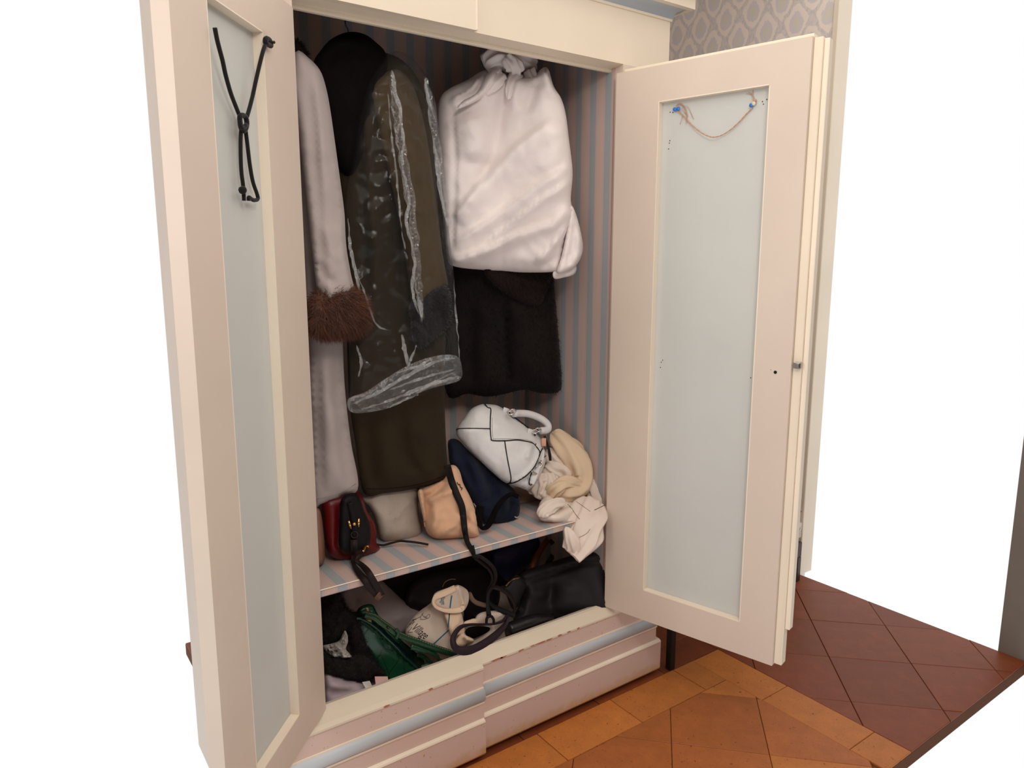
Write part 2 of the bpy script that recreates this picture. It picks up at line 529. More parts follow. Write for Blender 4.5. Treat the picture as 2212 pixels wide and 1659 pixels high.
# ================================================================ room
def struct(name, mesh, m_, parent=None, smooth=False):
    o = obj(name, mesh, m_, parent, smooth)
    if parent is None: o['kind'] = 'structure'
    return o
FX0, FX1, FY0, FY1 = -0.12, 2.50, -0.80, 1.25
floor = struct('floor', box(FX0, FX1, FY0, FY1, -0.05, -0.006), M_grout)
M_wall = wallpaper()
struct('wall_right', box(2.50, 2.58, 0.20, 1.25, -0.05, 3.0), M_wall)
struct('trim_1', box(2.488, 2.59, 0.172, 0.20, 0.0, 3.0, .003), M_cream)
struct('baseboard_right', join(box(2.484, 2.4995, 0.20, 1.25, 0.0, 0.105, .003), box(2.480, 2.4995, 0.20, 1.25, 0.0, 0.02, .003)), mat('cream_skirting', (206, 190, 172), .5))
struct('wall_back', box(0.0, 2.58, 1.25, 1.33, -0.05, 3.0), M_plaster)
struct('wall_back', box(-3.2, -0.78, 1.25, 1.33, -0.05, 3.0), M_plaster)
struct('ceiling', box(-3.2, 2.58, -3.6, 1.33, 3.0, 3.08), mat('white_ceiling', (232, 226, 216), .9))
struct('wall_front', box(-3.2, 2.58, -3.7, -3.6, -0.05, 3.08), M_plaster)
struct('wall_left', box(-3.28, -3.2, -3.7, 1.33, -0.05, 3.08), M_plaster)
struct('wall_right', box(2.50, 2.58, -3.7, -0.70, -0.05, 3.08), M_plaster)

def clip(poly, a, b, c):
    """keep the part of a polygon where a*x+b*y >= c"""
    out = []
    for i in range(len(poly)):
        p, q = poly[i], poly[(i+1) % len(poly)]
        dp, dq = a*p[0]+b*p[1]-c, a*q[0]+b*q[1]-c
        if dp >= 0: out.append(p)
        if dp*dq < 0:
            t = dp/(dp-dq); out.append((p[0]+(q[0]-p[0])*t, p[1]+(q[1]-p[1])*t))
    return out
TR = random.Random(5)
def tile(poly, m_):
    if len(poly) < 3: return
    pr = np.array(poly); c = pr.mean(0)
    area2 = abs(sum(pr[i-1][0]*pr[i][1]-pr[i][0]*pr[i-1][1] for i in range(len(pr))))/2
    if area2 < 4e-4: return
    d = pr-c
    L = np.hypot(d[:, 0], d[:, 1])[:, None]
    top = TR.uniform(-.0006, .0006)
    ins = d*(1-.0014/np.maximum(L, .01)); ins2 = d*(1-.0034/np.maximum(L, .01))
    n = len(pr)
    V = [(x, y, -.006) for x, y in ins]+[(x, y, -.0015+top) for x, y in ins]+[(x, y, top) for x, y in ins2]
    F_ = [(i, (i+1) % n, n+(i+1) % n, n+i) for i in range(n)]+[(n+i, n+(i+1) % n, 2*n+(i+1) % n, 2*n+i) for i in range(n)]+[tuple(range(2*n, 3*n))]
    o = obj('tile', (V, F_), m_, floor, False)
    # own origin per tile so colour varies from tile to tile
    o.location = (c[0], c[1], 0)
# border band along the wardrobe, then the band that turns towards the room
BY0, BY1, BX0, BX1 = -.199, -.040, 1.453, 1.603
xs = [FX0]+[.043+.325*k for k in range(-1, 5) if FX0+.01 < .043+.325*k < 1.40]+[BX0]
for a, b in zip(xs[:-1], xs[1:]):
    tile([(a, BY0), (b, BY0), (b, BY1), (a, BY1)], M_tile_y)
ys = [BY1, -.355, -.68, FY0]
for a, b in zip(ys[:-1], ys[1:]):
    tile([(BX0, b), (BX1, b), (BX1, a), (BX0, a)], M_tile_y)
def field(cond, m_list, ox, oy, ang, side):
    ca, sa = math.cos(ang), math.sin(ang)
    for i in range(-14, 15):
        for j in range(-14, 15):
            poly = []
            for di, dj in ((0, 0), (1, 0), (1, 1), (0, 1)):
                u, v = (i+di)*side, (j+dj)*side
                poly.append((ox+u*ca-v*sa, oy+u*sa+v*ca))
            for a, b, c in cond: poly = clip(poly, a, b, c) if len(poly) >= 3 else poly
            if len(poly) >= 3: tile(poly, TR.choice(m_list))
B = [(1, 0, FX0), (-1, 0, -FX1), (0, 1, FY0), (0, -1, -FY1)]
field(B+[(-1, 0, -BX0), (0, -1, -BY0)], [M_tile_o, M_tile_o, M_tile_y], 1.018, -.327, math.radians(-46.5), .302)
field(B+[(1, 0, BX1)], [M_tile_r], 1.70, -.12, math.radians(45), .30)
field(B+[(-1, 0, -BX1), (0, 1, BY1)], [M_tile_r], 1.30, .10, 0.0, .33)

# ================================================================ wardrobe
WB = (0.5, 0.25, 0.0)
wd = thing('wardrobe', WB, 'old cream and pink painted wardrobe with pale blue trim and both doors open', 'wardrobe')
XL, XR = -.23, 1.25            # outer frame
IX0, IX1, IYB = -.035, 1.04, .50  # lined inside
MID = .49                      # the left half of frieze and base stands proud
# frieze, with the stop the doors close against
for a, b, dy in ((XL, MID, -.018), (MID, XR, 0.0)):
    obj('frieze', prism_x([(dy, 2.137), (dy, 2.31), (.06, 2.31), (.06, 2.137)], a, b), M_cream, wd, False)
obj('door_stop', prism_x([(.0005, 2.1375), (.046, 2.131), (.046, 2.124), (.050, 2.121), (.060, 2.121), (.060, 2.15), (.0005, 2.15)], -.03, 1.05), M_cream, wd, False)
obj('frieze_joint', box(MID-.001, MID+.006, -.0195, .002, 2.137, 2.31, .002), M_edge, wd, False)
# cornice swept round the right-hand corner
def cornice(prof):
    V, F_ = [], []
    n = len(prof)
    for o_, z in prof: V.append((XL, -o_, z))
    for o_, z in prof: V.append((XR+o_, -o_, z))
    for o_, z in prof: V.append((XR+o_, .52, z))
    for s_ in (0, 1):
        for i in range(n-1):
            a = s_*n+i
            F_.append((a, a+n, a+n+1, a+1))
    F_.append(tuple(range(n))); F_.append(tuple(range(3*n-1, 2*n-1, -1)))
    return V, F_
obj('cornice_fillet', cornice([(0, 2.296), (.004, 2.296), (.005, 2.300), (.005, 2.304), (0, 2.304)]), M_cream, wd, False)
arc = [(.005+.032*(1-math.cos(t)), 2.303+.028*math.sin(t)) for t in np.linspace(0, math.pi/2, 8)]
obj('cornice_cove', cornice([(0, 2.303)]+arc+[(0, 2.331)]), M_blue, wd, True)
obj('cornice_crown', cornice([(0, 2.331), (.040, 2.331), (.040, 2.327), (.055, 2.329), (.055, 2.357), (.062, 2.366), (.078, 2.372), (.078, 2.40), (0, 2.40)]), M_cream, wd, False)
obj('top_board', box(XL, XR, 0.06, .52, 2.30, 2.33), M_cream, wd, False)
# upright frame members, sides, linings
for nm, a, b in (('frame_upright', XL, -.002), ('frame_upright', 1.046, XR)):
    obj(nm, box(a, b, 0.0, .035, .30, 2.137), M_frame, wd, False)
obj('side_panel', box(XL, XL+.02, .035, .52, .02, 2.31), M_frame, wd, False)
obj('side_panel', box(XR-.02, XR, .035, .52, .02, 2.31), M_frame, wd, False)
obj('lining', box(IX0-.012, IX0, .035, IYB, .22, 2.30), M_strY, wd, False)
obj('lining', box(IX1, IX1+.012, .035, IYB, .22, 2.30), M_strY, wd, False)
obj('lining', box(IX0, IX1, IYB, IYB+.012, .65, 2.30), M_strX, wd, False)
obj('back_board', box(IX0, IX1, IYB-.004, IYB+.012, .22, .66), mat('dark_brown_board', (74, 62, 56), .8), wd, False)  # back below the shelf in one even dark brown, without stripes
obj('ceiling_board', box(IX0, IX1, .06, IYB, 2.285, 2.30), M_strX, wd, False)
obj('bottom_board', box(IX0-.012, IX1+.012, .0, IYB, .235, .25), M_frame, wd, False)
obj('hanging_rail', tube([(IX0, .25, 2.20), (IX1, .25, 2.20)], .013, 12, 2), mat('dark_steel', (90, 86, 82), .35, metal=.9), wd)
sh = box(IX0, IX1, .015, IYB, .650, .672, .003, 2)
obj('shelf', sh, M_strX, wd, False)
obj('shelf_edge', box(IX0, IX1, .012, .0165, .6705, .6735, .0012), M_edge, wd, False)
obj('shelf_support', box(IX1-.022, IX1, .05, IYB, .612, .650, .002), M_blue, wd, False)
# base: two blocks, the left one proud
for a, b, dy in ((XL-.03, MID-.006, -.020), (MID-.006, XR+.03, 0.0)):
    rgt = b > 1
    obj('sill', prism_x([(.03, .336), (.012, .342), (.004, .338), (-.012+dy, .318), (-.021+dy, .309), (-.021+dy, .303), (.03, .303)], a, b-(.02 if rgt else 0)), M_sill, wd, False)
    obj('upper_fascia', prism_x([(-.017+dy, .305), (-.017+dy, .240), (.03, .240), (.03, .305)], a, b-(.022 if rgt else 0)), M_pink, wd, False)
    bead = [(-.018+dy-.014*math.sin(t), .219+.021*math.cos(t)) for t in np.linspace(0, math.pi, 12)]
    obj('blue_bead', prism_x([(.0, .240)]+bead+[(.0, .198)], a, b-(.018 if rgt else 0)), M_blue, wd, True)
    obj('bead_fillet', join(prism_x([(-.021+dy, .244), (-.021+dy, .2385), (0, .2385), (0, .244)], a, b-(.02 if rgt else 0)),
                            prism_x([(-.025+dy, .199), (-.025+dy, .193), (0, .193), (0, .199)], a, b-(.016 if rgt else 0))), M_edge, wd, False)
    obj('middle_fascia', prism_x([(-.022+dy, .194), (-.022+dy, .138), (.03, .138), (.03, .194)], a, b-(.018 if rgt else 0)), M_pink, wd, False)
    obj('ledge', prism_x([(-.022+dy, .143), (-.031+dy, .139), (-.033+dy, .134), (-.03+dy, .131), (0, .131), (0, .143)], a, b-.002), M_edge, wd, False)
    obj('plinth', prism_x([(-.031+dy, .134), (-.031+dy, .028), (-.024+dy, .018), (.03, .018), (.03, .134)], a, b), M_plinth, wd, False)
obj('base_return', box(XR+.005, XR+.028, .03, .52, .018, .30), M_pink, wd, False)
obj('foot', box(XL+.04, XL+.12, .05, .13, -.0005, .02), M_pink, wd, False)
obj('foot', box(XR-.12, XR-.04, .05, .13, -.0005, .02), M_pink, wd, False)
obj('foot', box(XL+.04, XL+.12, .40, .48, -.0005, .02), M_pink, wd, False)
obj('foot', box(XR-.12, XR-.04, .40, .48, -.0005, .02), M_pink, wd, False)

chip = random.Random(11)
M_chip = mat('bare_primer', (176, 118, 92), .8)
for k, (x, w_) in enumerate(((.545, .030), (.57, .018), (.64, .012), (.685, .010), (.72, .030), (.755, .020), (.80, .012), (.84, .010), (.88, .008), (.30, .010), (.16, .012))):
    dy = 0.0 if x > .49 else -.02
    n = 9; ring_ = [(x+w_*math.cos(2*math.pi*i/n)*chip.uniform(.6, 1), .306+.0035*math.sin(2*math.pi*i/n)*chip.uniform(.4, 1.2)) for i in range(n)]
    V = [(a, -.0212+dy, b) for a, b in ring_]+[(a, -.0215+dy, b) for a, b in ring_]
    obj('paint_chip', (V, [tuple(range(n)), tuple(range(n, 2*n))]+[(i, (i+1) % n, n+(i+1) % n, n+i) for i in range(n)]), M_chip, wd, False)

# ---- doors: local frame s along the door from its hinge, t towards the side we see, z up
AR, AL = math.radians(14.3), math.radians(42.2)
HR, HL = np.array([1.0185, 0, 0]), np.array([0.0, 0, 0])
DR, NR = np.array([math.sin(AR), -math.cos(AR), 0]), np.array([-math.cos(AR), -math.sin(AR), 0])
DL, NL = np.array([-math.sin(AL), -math.cos(AL), 0]), np.array([math.cos(AL), -math.sin(AL), 0])
def dR(s, t, z): return HR+DR*s+NR*t+np.array([0, 0, z])
def dL(s, t, z): return HL+DL*s+NL*t+np.array([0, 0, z])
def dbox(fn, s0, s1, t0, t1, z0, z1, bev=.0015):
    return xf(box(s0, s1, t0, t1, z0, z1, bev), lambda p: fn(*p))
def fix(mesh):
    bm = bmesh.new()
    vs = [bm.verts.new(v) for v in mesh[0]]
    for f in mesh[1]: bm.faces.new([vs[i] for i in f])
    bmesh.ops.recalc_face_normals(bm, faces=bm.faces)
    return bm
def framed_door(fn, s0, s1, z0, z1, p0, p1, q0, q1, th=.033):
    d = obj('door', fix(join(dbox(fn, s0, p0, -th, 0, z0, z1, 0), dbox(fn, p1, s1, -th, 0, z0, z1, 0),
                             dbox(fn, p0, p1, -th, 0, q1, z1, 0), dbox(fn, p0, p1, -th, 0, z0, q0, 0))), M_frame, wd, False)
    obj('door_panel', fix(dbox(fn, p0-.004, p1+.004, -th+.002, -.022, q0-.004, q1+.004, 0)), M_bluepanel, d, False)
    # the thin cream lip round the panel
    e = .0004
    obj('panel_lip', fix(join(dbox(fn, p0-e, p0+.0022, -.022, .0003, q0, q1, 0), dbox(fn, p1-.0022, p1+e, -.022, .0003, q0, q1, 0),
                              dbox(fn, p0, p1, -.022, .0003, q0-e, q0+.003, 0), dbox(fn, p0, p1, -.022, .0003, q1-.0022, q1+e, 0))), M_edge, d, False)
    return d
RDo = framed_door(dR, 0.0, .592, .337, 2.106, .150, .487, .442, 2.003)
LDo = framed_door(dL, 0.0, .515, .337, 2.106, .166, .393, .430, 2.007)
# right door: rebated meeting edge, cover strip with a cut corner, latch, keyhole
obj('meeting_strip', fix(dbox(dR, .592, .616, -.045, -.012, .341, 2.104)), M_cream, RDo, False)
obj('cover_strip', fix(dbox(dR, .616, .630, -.047, -.020, .456, 2.100)), M_edge, RDo, False)
obj('top_lap', fix(dbox(dR, .02, .592, -.040, -.012, 2.100, 2.116)), M_edge, RDo, False)
M_chrome = mat('worn_chrome', (170, 168, 165), .22, metal=1)
M_black = mat('black_hole', (22, 20, 18), .9)
obj('latch', fix(join(dbox(dR, .598, .618, -.013, .004, 1.238, 1.256, .002), dbox(dR, .606, .616, .004, .007, 1.241, 1.253, .001))), M_chrome, RDo, False)
def disc(fn, s, z, r, t=.0004, n=8, h=.0006):
    V = []
    for tt in (t, t+h):
        V += [fn(s+r*math.cos(2*math.pi*k/n), tt, z+r*math.sin(2*math.pi*k/n)) for k in range(n)]
    F_ = [(k, (k+1) % n, n+(k+1) % n, n+k) for k in range(n)]+[tuple(range(n)), tuple(range(n, 2*n))]
    return V, F_
obj('keyhole', fix(disc(dR, .549, 1.222, .0048)), M_black, RDo, False)
hl = [(.178, 1.972), (.187, 1.970), (.460, 1.965), (.463, 1.958), (.472, 1.969), (.478, 1.975), (.482, 1.968), (.18, 1.89), (.179, 1.883), (.177, 1.866),
      (.177, 1.215), (.175, 1.198), (.182, 1.222), (.470, 1.195)]
obj('pin_hole', fix(join(*[disc(dR, s_, z_, .0016, -.0216, 6) for s_, z_ in hl]+[disc(dR, .536, 1.228, .001, .0004, 6)])), M_black, RDo, False)['kind'] = 'stuff'
# ================================================================ hanging clothes
def cr(ox, oy, k):
    return lambda *pts: [(ox+x/k, oy+y/k) for x, y in pts]
def add(name, blob_or_mesh, m_, parent=None, smooth=True):
    return obj(name, blob_or_mesh.mesh() if isinstance(blob_or_mesh, Blob) else blob_or_mesh, m_, parent, smooth)
def P3(pts, Y=None):
    return [P(p[0], p[1], p[2] if len(p) > 2 else Y) for p in pts]
def fabric(name, rgb, weave=420, rough=.85, sheen=.15, var=.05, wr=0):
    q = NT(name)
    c = np.array(lin(rgb)[:3])
    col = q.ramp(q.noise(7, 5), [(0.3, tuple(c*(1-var))), (0.7, tuple(np.minimum(c*(1+var), 1)))])
    q.color(col); q.set(Roughness=rough); q.b.inputs['Specular IOR Level'].default_value = .2
    q.b.inputs['Sheen Weight'].default_value = sheen
    h = q.math('ADD', q.math('MULTIPLY', q.noise(weave, 2), .5), q.math('MULTIPLY', q.noise(40, 5, .6, dist=.6), .25+2*wr))
    q.bump(h, .22+wr*.2, .0022)
    return q.m
M_trench = fabric('stone_gabardine', (172, 160, 157), wr=.05)
M_olive = fabric('dark_olive_wool', (44, 34, 19), sheen=.02)
M_olive_glare = fabric('olive_wool_film_glare', (76, 62, 42), sheen=.02)  # sleeve colour lightened to carry the plastic film's reflection
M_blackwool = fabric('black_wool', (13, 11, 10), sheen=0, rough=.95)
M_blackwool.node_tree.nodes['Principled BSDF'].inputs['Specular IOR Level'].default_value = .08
M_sheet = fabric('white_cotton_sheet', (240, 230, 228), wr=.4)
M_furbrown = fabric('chestnut_fur', (92, 52, 32), var=.35, sheen=.3)
M_furdark = fabric('near_black_brown_fur', (21, 12, 10), var=.3, sheen=.05)
M_wire = mat('steel_wire', (120, 118, 116), .3, metal=1)
M_wood = mat('hanger_wood', (120, 82, 50), .5)

def hanger(x, y, label):
    t = thing('clothes_hanger', (x, y, 2.02), label, 'hanger', 'hangers on the rail')
    obj('hook', tube([(x, y, 2.05), (x, y, 2.13), (x, y+.004, 2.16), (x, y+.020, 2.18), (x, y+.0175, 2.212), (x, y-.003, 2.216), (x, y-.018, 2.20)], .0018, 6, 5), M_wire, t)
    obj('hanger_bar', tube([(x, y-.07, 2.015), (x, y-.04, 2.04), (x, y, 2.05), (x, y+.06, 2.035), (x, y+.12, 2.00)], .006, 8, 4), M_wood, t)
    return t

# --- pale trench coat, its fur-cuffed sleeve to the room
tb = P(700, 1080, .16)
t = thing('trench_coat', (tb[0], tb[1], tb[2]), 'long pale stone coat with chestnut fur cuff hanging beside the left door', 'coat')
body = Blob([(628, 150), (640, 112), (662, 125), (688, 180), (706, 300), (716, 420), (724, 520), (732, 640), (740, 735), (743, 810), (749, 880), (759, 960), (774, 1054), (740, 1074), (692, 1089), (676, 1094), (672, 900), (660, 640), (645, 400), (634, 250)],
            .17, .03, .13, h=11, wr=.012, wrs=90, seed=2,
            folds=[([(700, 740), (705, 900), (718, 1060)], 14, .014), ([(728, 740), (733, 900), (748, 1050)], 8, -.012), ([(685, 760), (688, 900), (694, 1080)], 7, -.010), ([(715, 850), (728, 960), (740, 1060)], 12, .012)])
add('coat_body', body, M_trench, t)
obj('hem_stitch', body.line([(680, 1075), (700, 1070), (735, 1060), (768, 1042)], .0007, .0004), mat('stone_thread', (150, 138, 134), .9), t)
sl = Blob([(626, 165), (640, 110), (668, 126), (692, 153), (705, 192), (714, 240), (724, 310), (735, 390), (744, 460), (748, 530), (758, 592), (768, 645), (735, 655), (692, 652), (676, 560), (660, 420), (642, 280)],
          lambda x, y: .13-.05*min(1, max(0, (y-110)/500)), .05, .05, h=9, wr=.008, wrs=70, seed=4,
          folds=[([(676, 140), (690, 260), (700, 420)], 7, .008), ([(668, 190), (678, 300), (690, 460), (700, 640)], 9, -.008), ([(712, 260), (722, 380), (730, 480)], 6, -.006),
                 ([(705, 600), (712, 622), (716, 645)], 6, .010), ([(690, 560), (706, 600), (726, 600)], 7, -.010), ([(735, 470), (742, 560), (750, 620)], 5, .008), ([(700, 480), (716, 540), (735, 560)], 8, .008)])
add('sleeve', sl, M_trench, t)
cuffb = Blob([(672, 650), (690, 630), (728, 622), (762, 626), (783, 645), (790, 672), (790, 692), (778, 710), (745, 720), (700, 724), (676, 712), (668, 690)], .07, .055, .07, h=7, wr=.01, wrs=25, seed=3)
cm = cuffb.mesh()
add('fur_cuff', join(cm, hairs(cm[0], cm[1], 9000, .022, .00055, 3, (.15, -.1, -.55))), M_furbrown, t)
colb = Blob([(628, 140), (634, 98), (642, 84), (650, 96), (658, 112), (666, 124), (650, 128)], .20, .04, .06, h=6)
cm = colb.mesh()
add('fur_collar', join(cm, hairs(cm[0], cm[1], 900, .015, .0006, 4)), M_furdark, t)
hanger(tb[0]-.015, .25, 'hanger hidden inside the pale stone coat by the left door')

# --- long dark olive coat under thin plastic
tb = P(870, 1060, .18)
t = thing('overcoat', (tb[0], tb[1], tb[2]), 'long dark olive wool coat with dark cuff hanging inside a clear garment bag', 'coat')
ocb = Blob([(702, 200), (722, 140), (790, 112), (856, 122), (900, 165), (922, 220), (934, 300), (942, 400), (950, 500), (958, 620), (962, 740), (960, 830), (962, 920), (966, 1000), (966, 1035), (930, 1048), (880, 1059), (830, 1065), (786, 1065), (768, 960), (754, 860), (748, 700), (740, 550), (726, 380), (708, 270)],
           .20, .05, .14, h=11, wr=.012, wrs=80, seed=6,
           folds=[([(790, 200), (800, 380), (812, 560), (818, 700)], 16, .022), ([(770, 250), (782, 420), (790, 640)], 12, -.018), ([(840, 300), (850, 420), (868, 520), (872, 640)], 10, -.022),
                  ([(800, 470), (815, 520), (840, 560)], 12, .018), ([(868, 880), (872, 960), (890, 1000), (905, 1010)], 11, -.018), ([(830, 880), (835, 960), (840, 1050)], 18, .012),
                  ([(915, 880), (925, 960), (935, 1040)], 16, .014), ([(790, 890), (795, 980), (802, 1050)], 12, -.010)])
add('coat_body', ocb, M_olive, t)
obj('hem_stitch', ocb.line([(792, 1050), (840, 1050), (900, 1042), (958, 1022)], .0007, .0004), M_blackwool, t)
add('collar', Blob([(676, 140), (692, 110), (716, 84), (752, 69), (788, 74), (815, 94), (833, 114), (839, 150), (832, 195), (812, 255), (786, 330), (758, 380), (730, 360), (700, 280), (680, 200)],
                   .17, .05, .08, h=9, wr=.012, wrs=50, seed=8, folds=[([(700, 130), (750, 110), (800, 130)], 12, -.012)]), M_blackwool, t)
osl = Blob([(800, 200), (822, 162), (860, 150), (892, 185), (915, 260), (932, 360), (946, 470), (958, 560), (968, 630), (935, 660), (892, 665), (882, 600), (866, 500), (846, 400), (818, 290)],
           lambda x, y: .165-.03*min(1, max(0, (y-150)/500)), .05, .05, h=10, wr=.01, wrs=60, seed=9,
           folds=[([(850, 200), (872, 330), (890, 470), (905, 600)], 9, .014), ([(835, 260), (858, 380), (875, 500)], 7, -.012), ([(900, 260), (915, 400), (930, 540)], 8, -.010)])
add('sleeve', osl, M_olive_glare, t)
cfb = Blob([(888, 695), (884, 660), (918, 622), (968, 618), (978, 690), (956, 720), (908, 755), (890, 730)], .125, .05, .05, h=8, wr=.008, wrs=30, seed=10)
cm = cfb.mesh()
add('cuff', join(cm, hairs(cm[0], cm[1], 2500, .012, .0005, 5)), fabric('black_brown_pile', (26, 22, 24)), t)
hk = P(753, 60, .25)
hanger(hk[0], .25, 'hanger with a thin wire hook above the dark olive coat')

# --- clear garment bag
def film(name, veil, glossy, rough, bs=45, strength=.9):
    q = NT(name); q.t.nodes.remove(q.b)
    tr = q.n('ShaderNodeBsdfTransparent'); tr.inputs[0].default_value = (.93, .93, .93, 1)
    gl = q.n('ShaderNodeBsdfGlossy'); gl.inputs['Roughness'].default_value = rough; gl.inputs['Color'].default_value = (.92, .95, 1, 1)
    df = q.n('ShaderNodeBsdfDiffuse'); df.inputs['Color'].default_value = (.85, .85, .85, 1)
    mp = q.map((1, 1, .3))
    h = q.math('ADD', q.noise(bs, 2, .5, co=mp, dist=1.2), q.math('MULTIPLY', q.noise(bs*2, 2, .5, co=mp, dist=.8), .2))
    bp = q.n('ShaderNodeBump'); bp.inputs['Strength'].default_value = strength; bp.inputs['Distance'].default_value = .006
    q.link(h, bp.inputs['Height']); q.link(bp.outputs[0], gl.inputs['Normal']); q.link(bp.outputs[0], df.inputs['Normal'])
    fr = q.n('ShaderNodeFresnel'); fr.inputs['IOR'].default_value = 1.5; q.link(bp.outputs[0], fr.inputs['Normal'])
    m1 = q.n('ShaderNodeMixShader'); m2 = q.n('ShaderNodeMixShader')
    q.link(q.math('MINIMUM', q.math('ADD', q.math('MULTIPLY', fr.outputs[0], .26), glossy), .85), m1.inputs[0])
    q.link(tr.outputs[0], m1.inputs[1]); q.link(gl.outputs[0], m1.inputs[2])
    m2.inputs[0].default_value = veil
    q.link(m1.outputs[0], m2.inputs[1]); q.link(df.outputs[0], m2.inputs[2])
    q.link(m2.outputs[0], q.out.inputs['Surface'])
    return q.m
M_film = film('clear_polythene', .010, .0, .08, 55, .35)
M_film2 = film('crinkled_polythene', .025, .05, .09, 60, .5)
M_film3 = film('bunched_polythene', .035, .03, .10, 40, .5)
M_film_glint = film('glint_polythene', .15, .08, .14, 80, .5)  # whiter film for the thin strips, painting glints along the creases
gb = P(880, 885, .15)
t = thing('garment_bag', (gb[0], gb[1], gb[2]), 'clear crinkled plastic garment bag over the dark olive coat', 'garment bag')
gbb = Blob([(776, 250), (790, 190), (815, 145), (846, 112), (880, 118), (914, 152), (938, 210), (950, 300), (960, 400), (970, 500), (981, 600), (988, 700), (994, 790), (982, 822), (930, 846), (880, 868), (830, 884), (785, 888), (757, 880), (756, 800), (750, 650), (744, 520), (746, 420), (762, 330)],
           .15, .085, .20, h=8, wr=.010, wrs=50, fine=.007, fines=26, seed=12,
           folds=[([(850, 150), (868, 330), (890, 520), (905, 680)], 7, .016), ([(838, 190), (850, 330), (862, 460)], 4, .010, 'c'), ([(925, 200), (945, 350), (962, 480), (978, 640)], 6, .014), ([(760, 520), (775, 600), (800, 660), (850, 710)], 6, .012), ([(880, 690), (865, 740), (870, 790)], 5, .012), ([(770, 760), (790, 790), (780, 830)], 6, .012), ([(900, 750), (885, 780), (878, 800)], 5, .010)])
add('bag_film', gbb, M_film, t)
def jag(cen, wid, amp, seed, step=7):
    rnd = random.Random(seed)
    pl_ = catmull([np.array(c+(w_,), float) for c, w_ in zip(cen, wid)], 12)
    L, R_ = [], []
    for i in range(1, len(pl_)-1, 2):
        d = nrm(pl_[i+1][:2]-pl_[i-1][:2]); nn = np.array([-d[1], d[0]]); w_ = pl_[i][2]/2
        L.append(tuple(pl_[i][:2]+nn*(w_+rnd.uniform(-amp, amp)))); R_.append(tuple(pl_[i][:2]-nn*(w_+rnd.uniform(-amp, amp))))
    return [tuple(pl_[0][:2])]+L+[tuple(pl_[-1][:2])]+R_[::-1]
strips = [([(846, 150), (858, 250), (872, 350), (888, 450), (900, 560), (906, 640), (912, 700)], [8, 20, 18, 20, 18, 16, 6], .035, M_film2),
          ([(918, 165), (934, 250), (948, 350), (962, 440), (972, 500)], [8, 16, 16, 12, 4], .052, M_film2)]
thin = [([(848, 152), (852, 200), (866, 240), (858, 290)], [3, 8, 6, 2], .030), ([(862, 250), (872, 300), (868, 350), (880, 400)], [2, 6, 7, 2], .030), ([(872, 380), (884, 430), (878, 480), (892, 540)], [2, 7, 6, 2], .030),
        ([(888, 520), (896, 570), (890, 620), (904, 680)], [2, 6, 7, 2], .030), ([(838, 200), (846, 290), (856, 380), (866, 470)], [2, 3, 4, 2], .033), ([(860, 400), (866, 480), (876, 540)], [1, 3, 1], .033),
        ([(935, 300), (946, 360), (952, 420), (968, 490)], [2, 10, 8, 2], .048), ([(916, 170), (926, 215), (940, 260)], [2, 7, 2], .05), ([(752, 470), (756, 530), (766, 580), (780, 640)], [2, 6, 7, 2], .055),
        ([(772, 590), (790, 640), (812, 700), (845, 715)], [1, 4, 4, 1], .05), ([(868, 722), (874, 755), (882, 795)], [3, 10, 2], .04), ([(900, 745), (888, 775), (878, 800)], [2, 5, 2], .04), ([(770, 745), (780, 780), (774, 815)], [2, 6, 2], .05),
        ([(905, 640), (908, 665), (912, 695)], [3, 10, 2], .03), ([(980, 600), (986, 690), (994, 780)], [1, 3, 1], .06),
        ([(760, 872), (820, 846), (880, 812), (940, 782), (984, 774)], [2, 7, 8, 7, 2], .036), ([(780, 884), (840, 866), (900, 842), (960, 822), (992, 812)], [2, 5, 7, 6, 2], .038), ([(830, 846), (880, 828), (950, 806), (990, 796)], [2, 5, 5, 1], .034),
        ([(856, 806), (900, 792), (930, 776)], [2, 6, 2], .032), ([(900, 850), (930, 830), (985, 802)], [2, 6, 2], .036), ([(840, 880), (880, 862), (905, 852)], [1, 4, 1], .04), ([(756, 860), (790, 852), (820, 836)], [1, 4, 1], .045)]
for k, (cen, wid, YY, m_) in enumerate(strips+[t3+(M_film_glint,) for t3 in thin]):
    wide = m_ is M_film2
    b = Blob(jag(cen, wid, 3.0 if wide else 1.6, 130+k), YY, .008 if wide else .004, .003 if wide else .002, h=5 if wide else 3.5, fine=.008, fines=9, wr=.008, wrs=14, seed=130+k, smooth=False, R=8 if wide else 3)
    add('crinkled_pleat' if wide else 'glint_crease', b, m_, t, False)
add('bunched_hem', Blob([(752, 862), (790, 846), (830, 820), (880, 790), (935, 770), (985, 768), (998, 795), (992, 822), (940, 836), (900, 852), (850, 878), (800, 890), (758, 890)], .055, .012, .008, h=7, fine=.016, fines=22, wr=.014, wrs=22, seed=15,
        folds=[([(770, 868), (840, 835), (920, 795), (985, 780)], 6, .014), ([(790, 880), (860, 850), (940, 815), (992, 808)], 6, .014), ([(830, 840), (900, 828), (960, 800)], 4, -.010)]), M_film3, t, False)

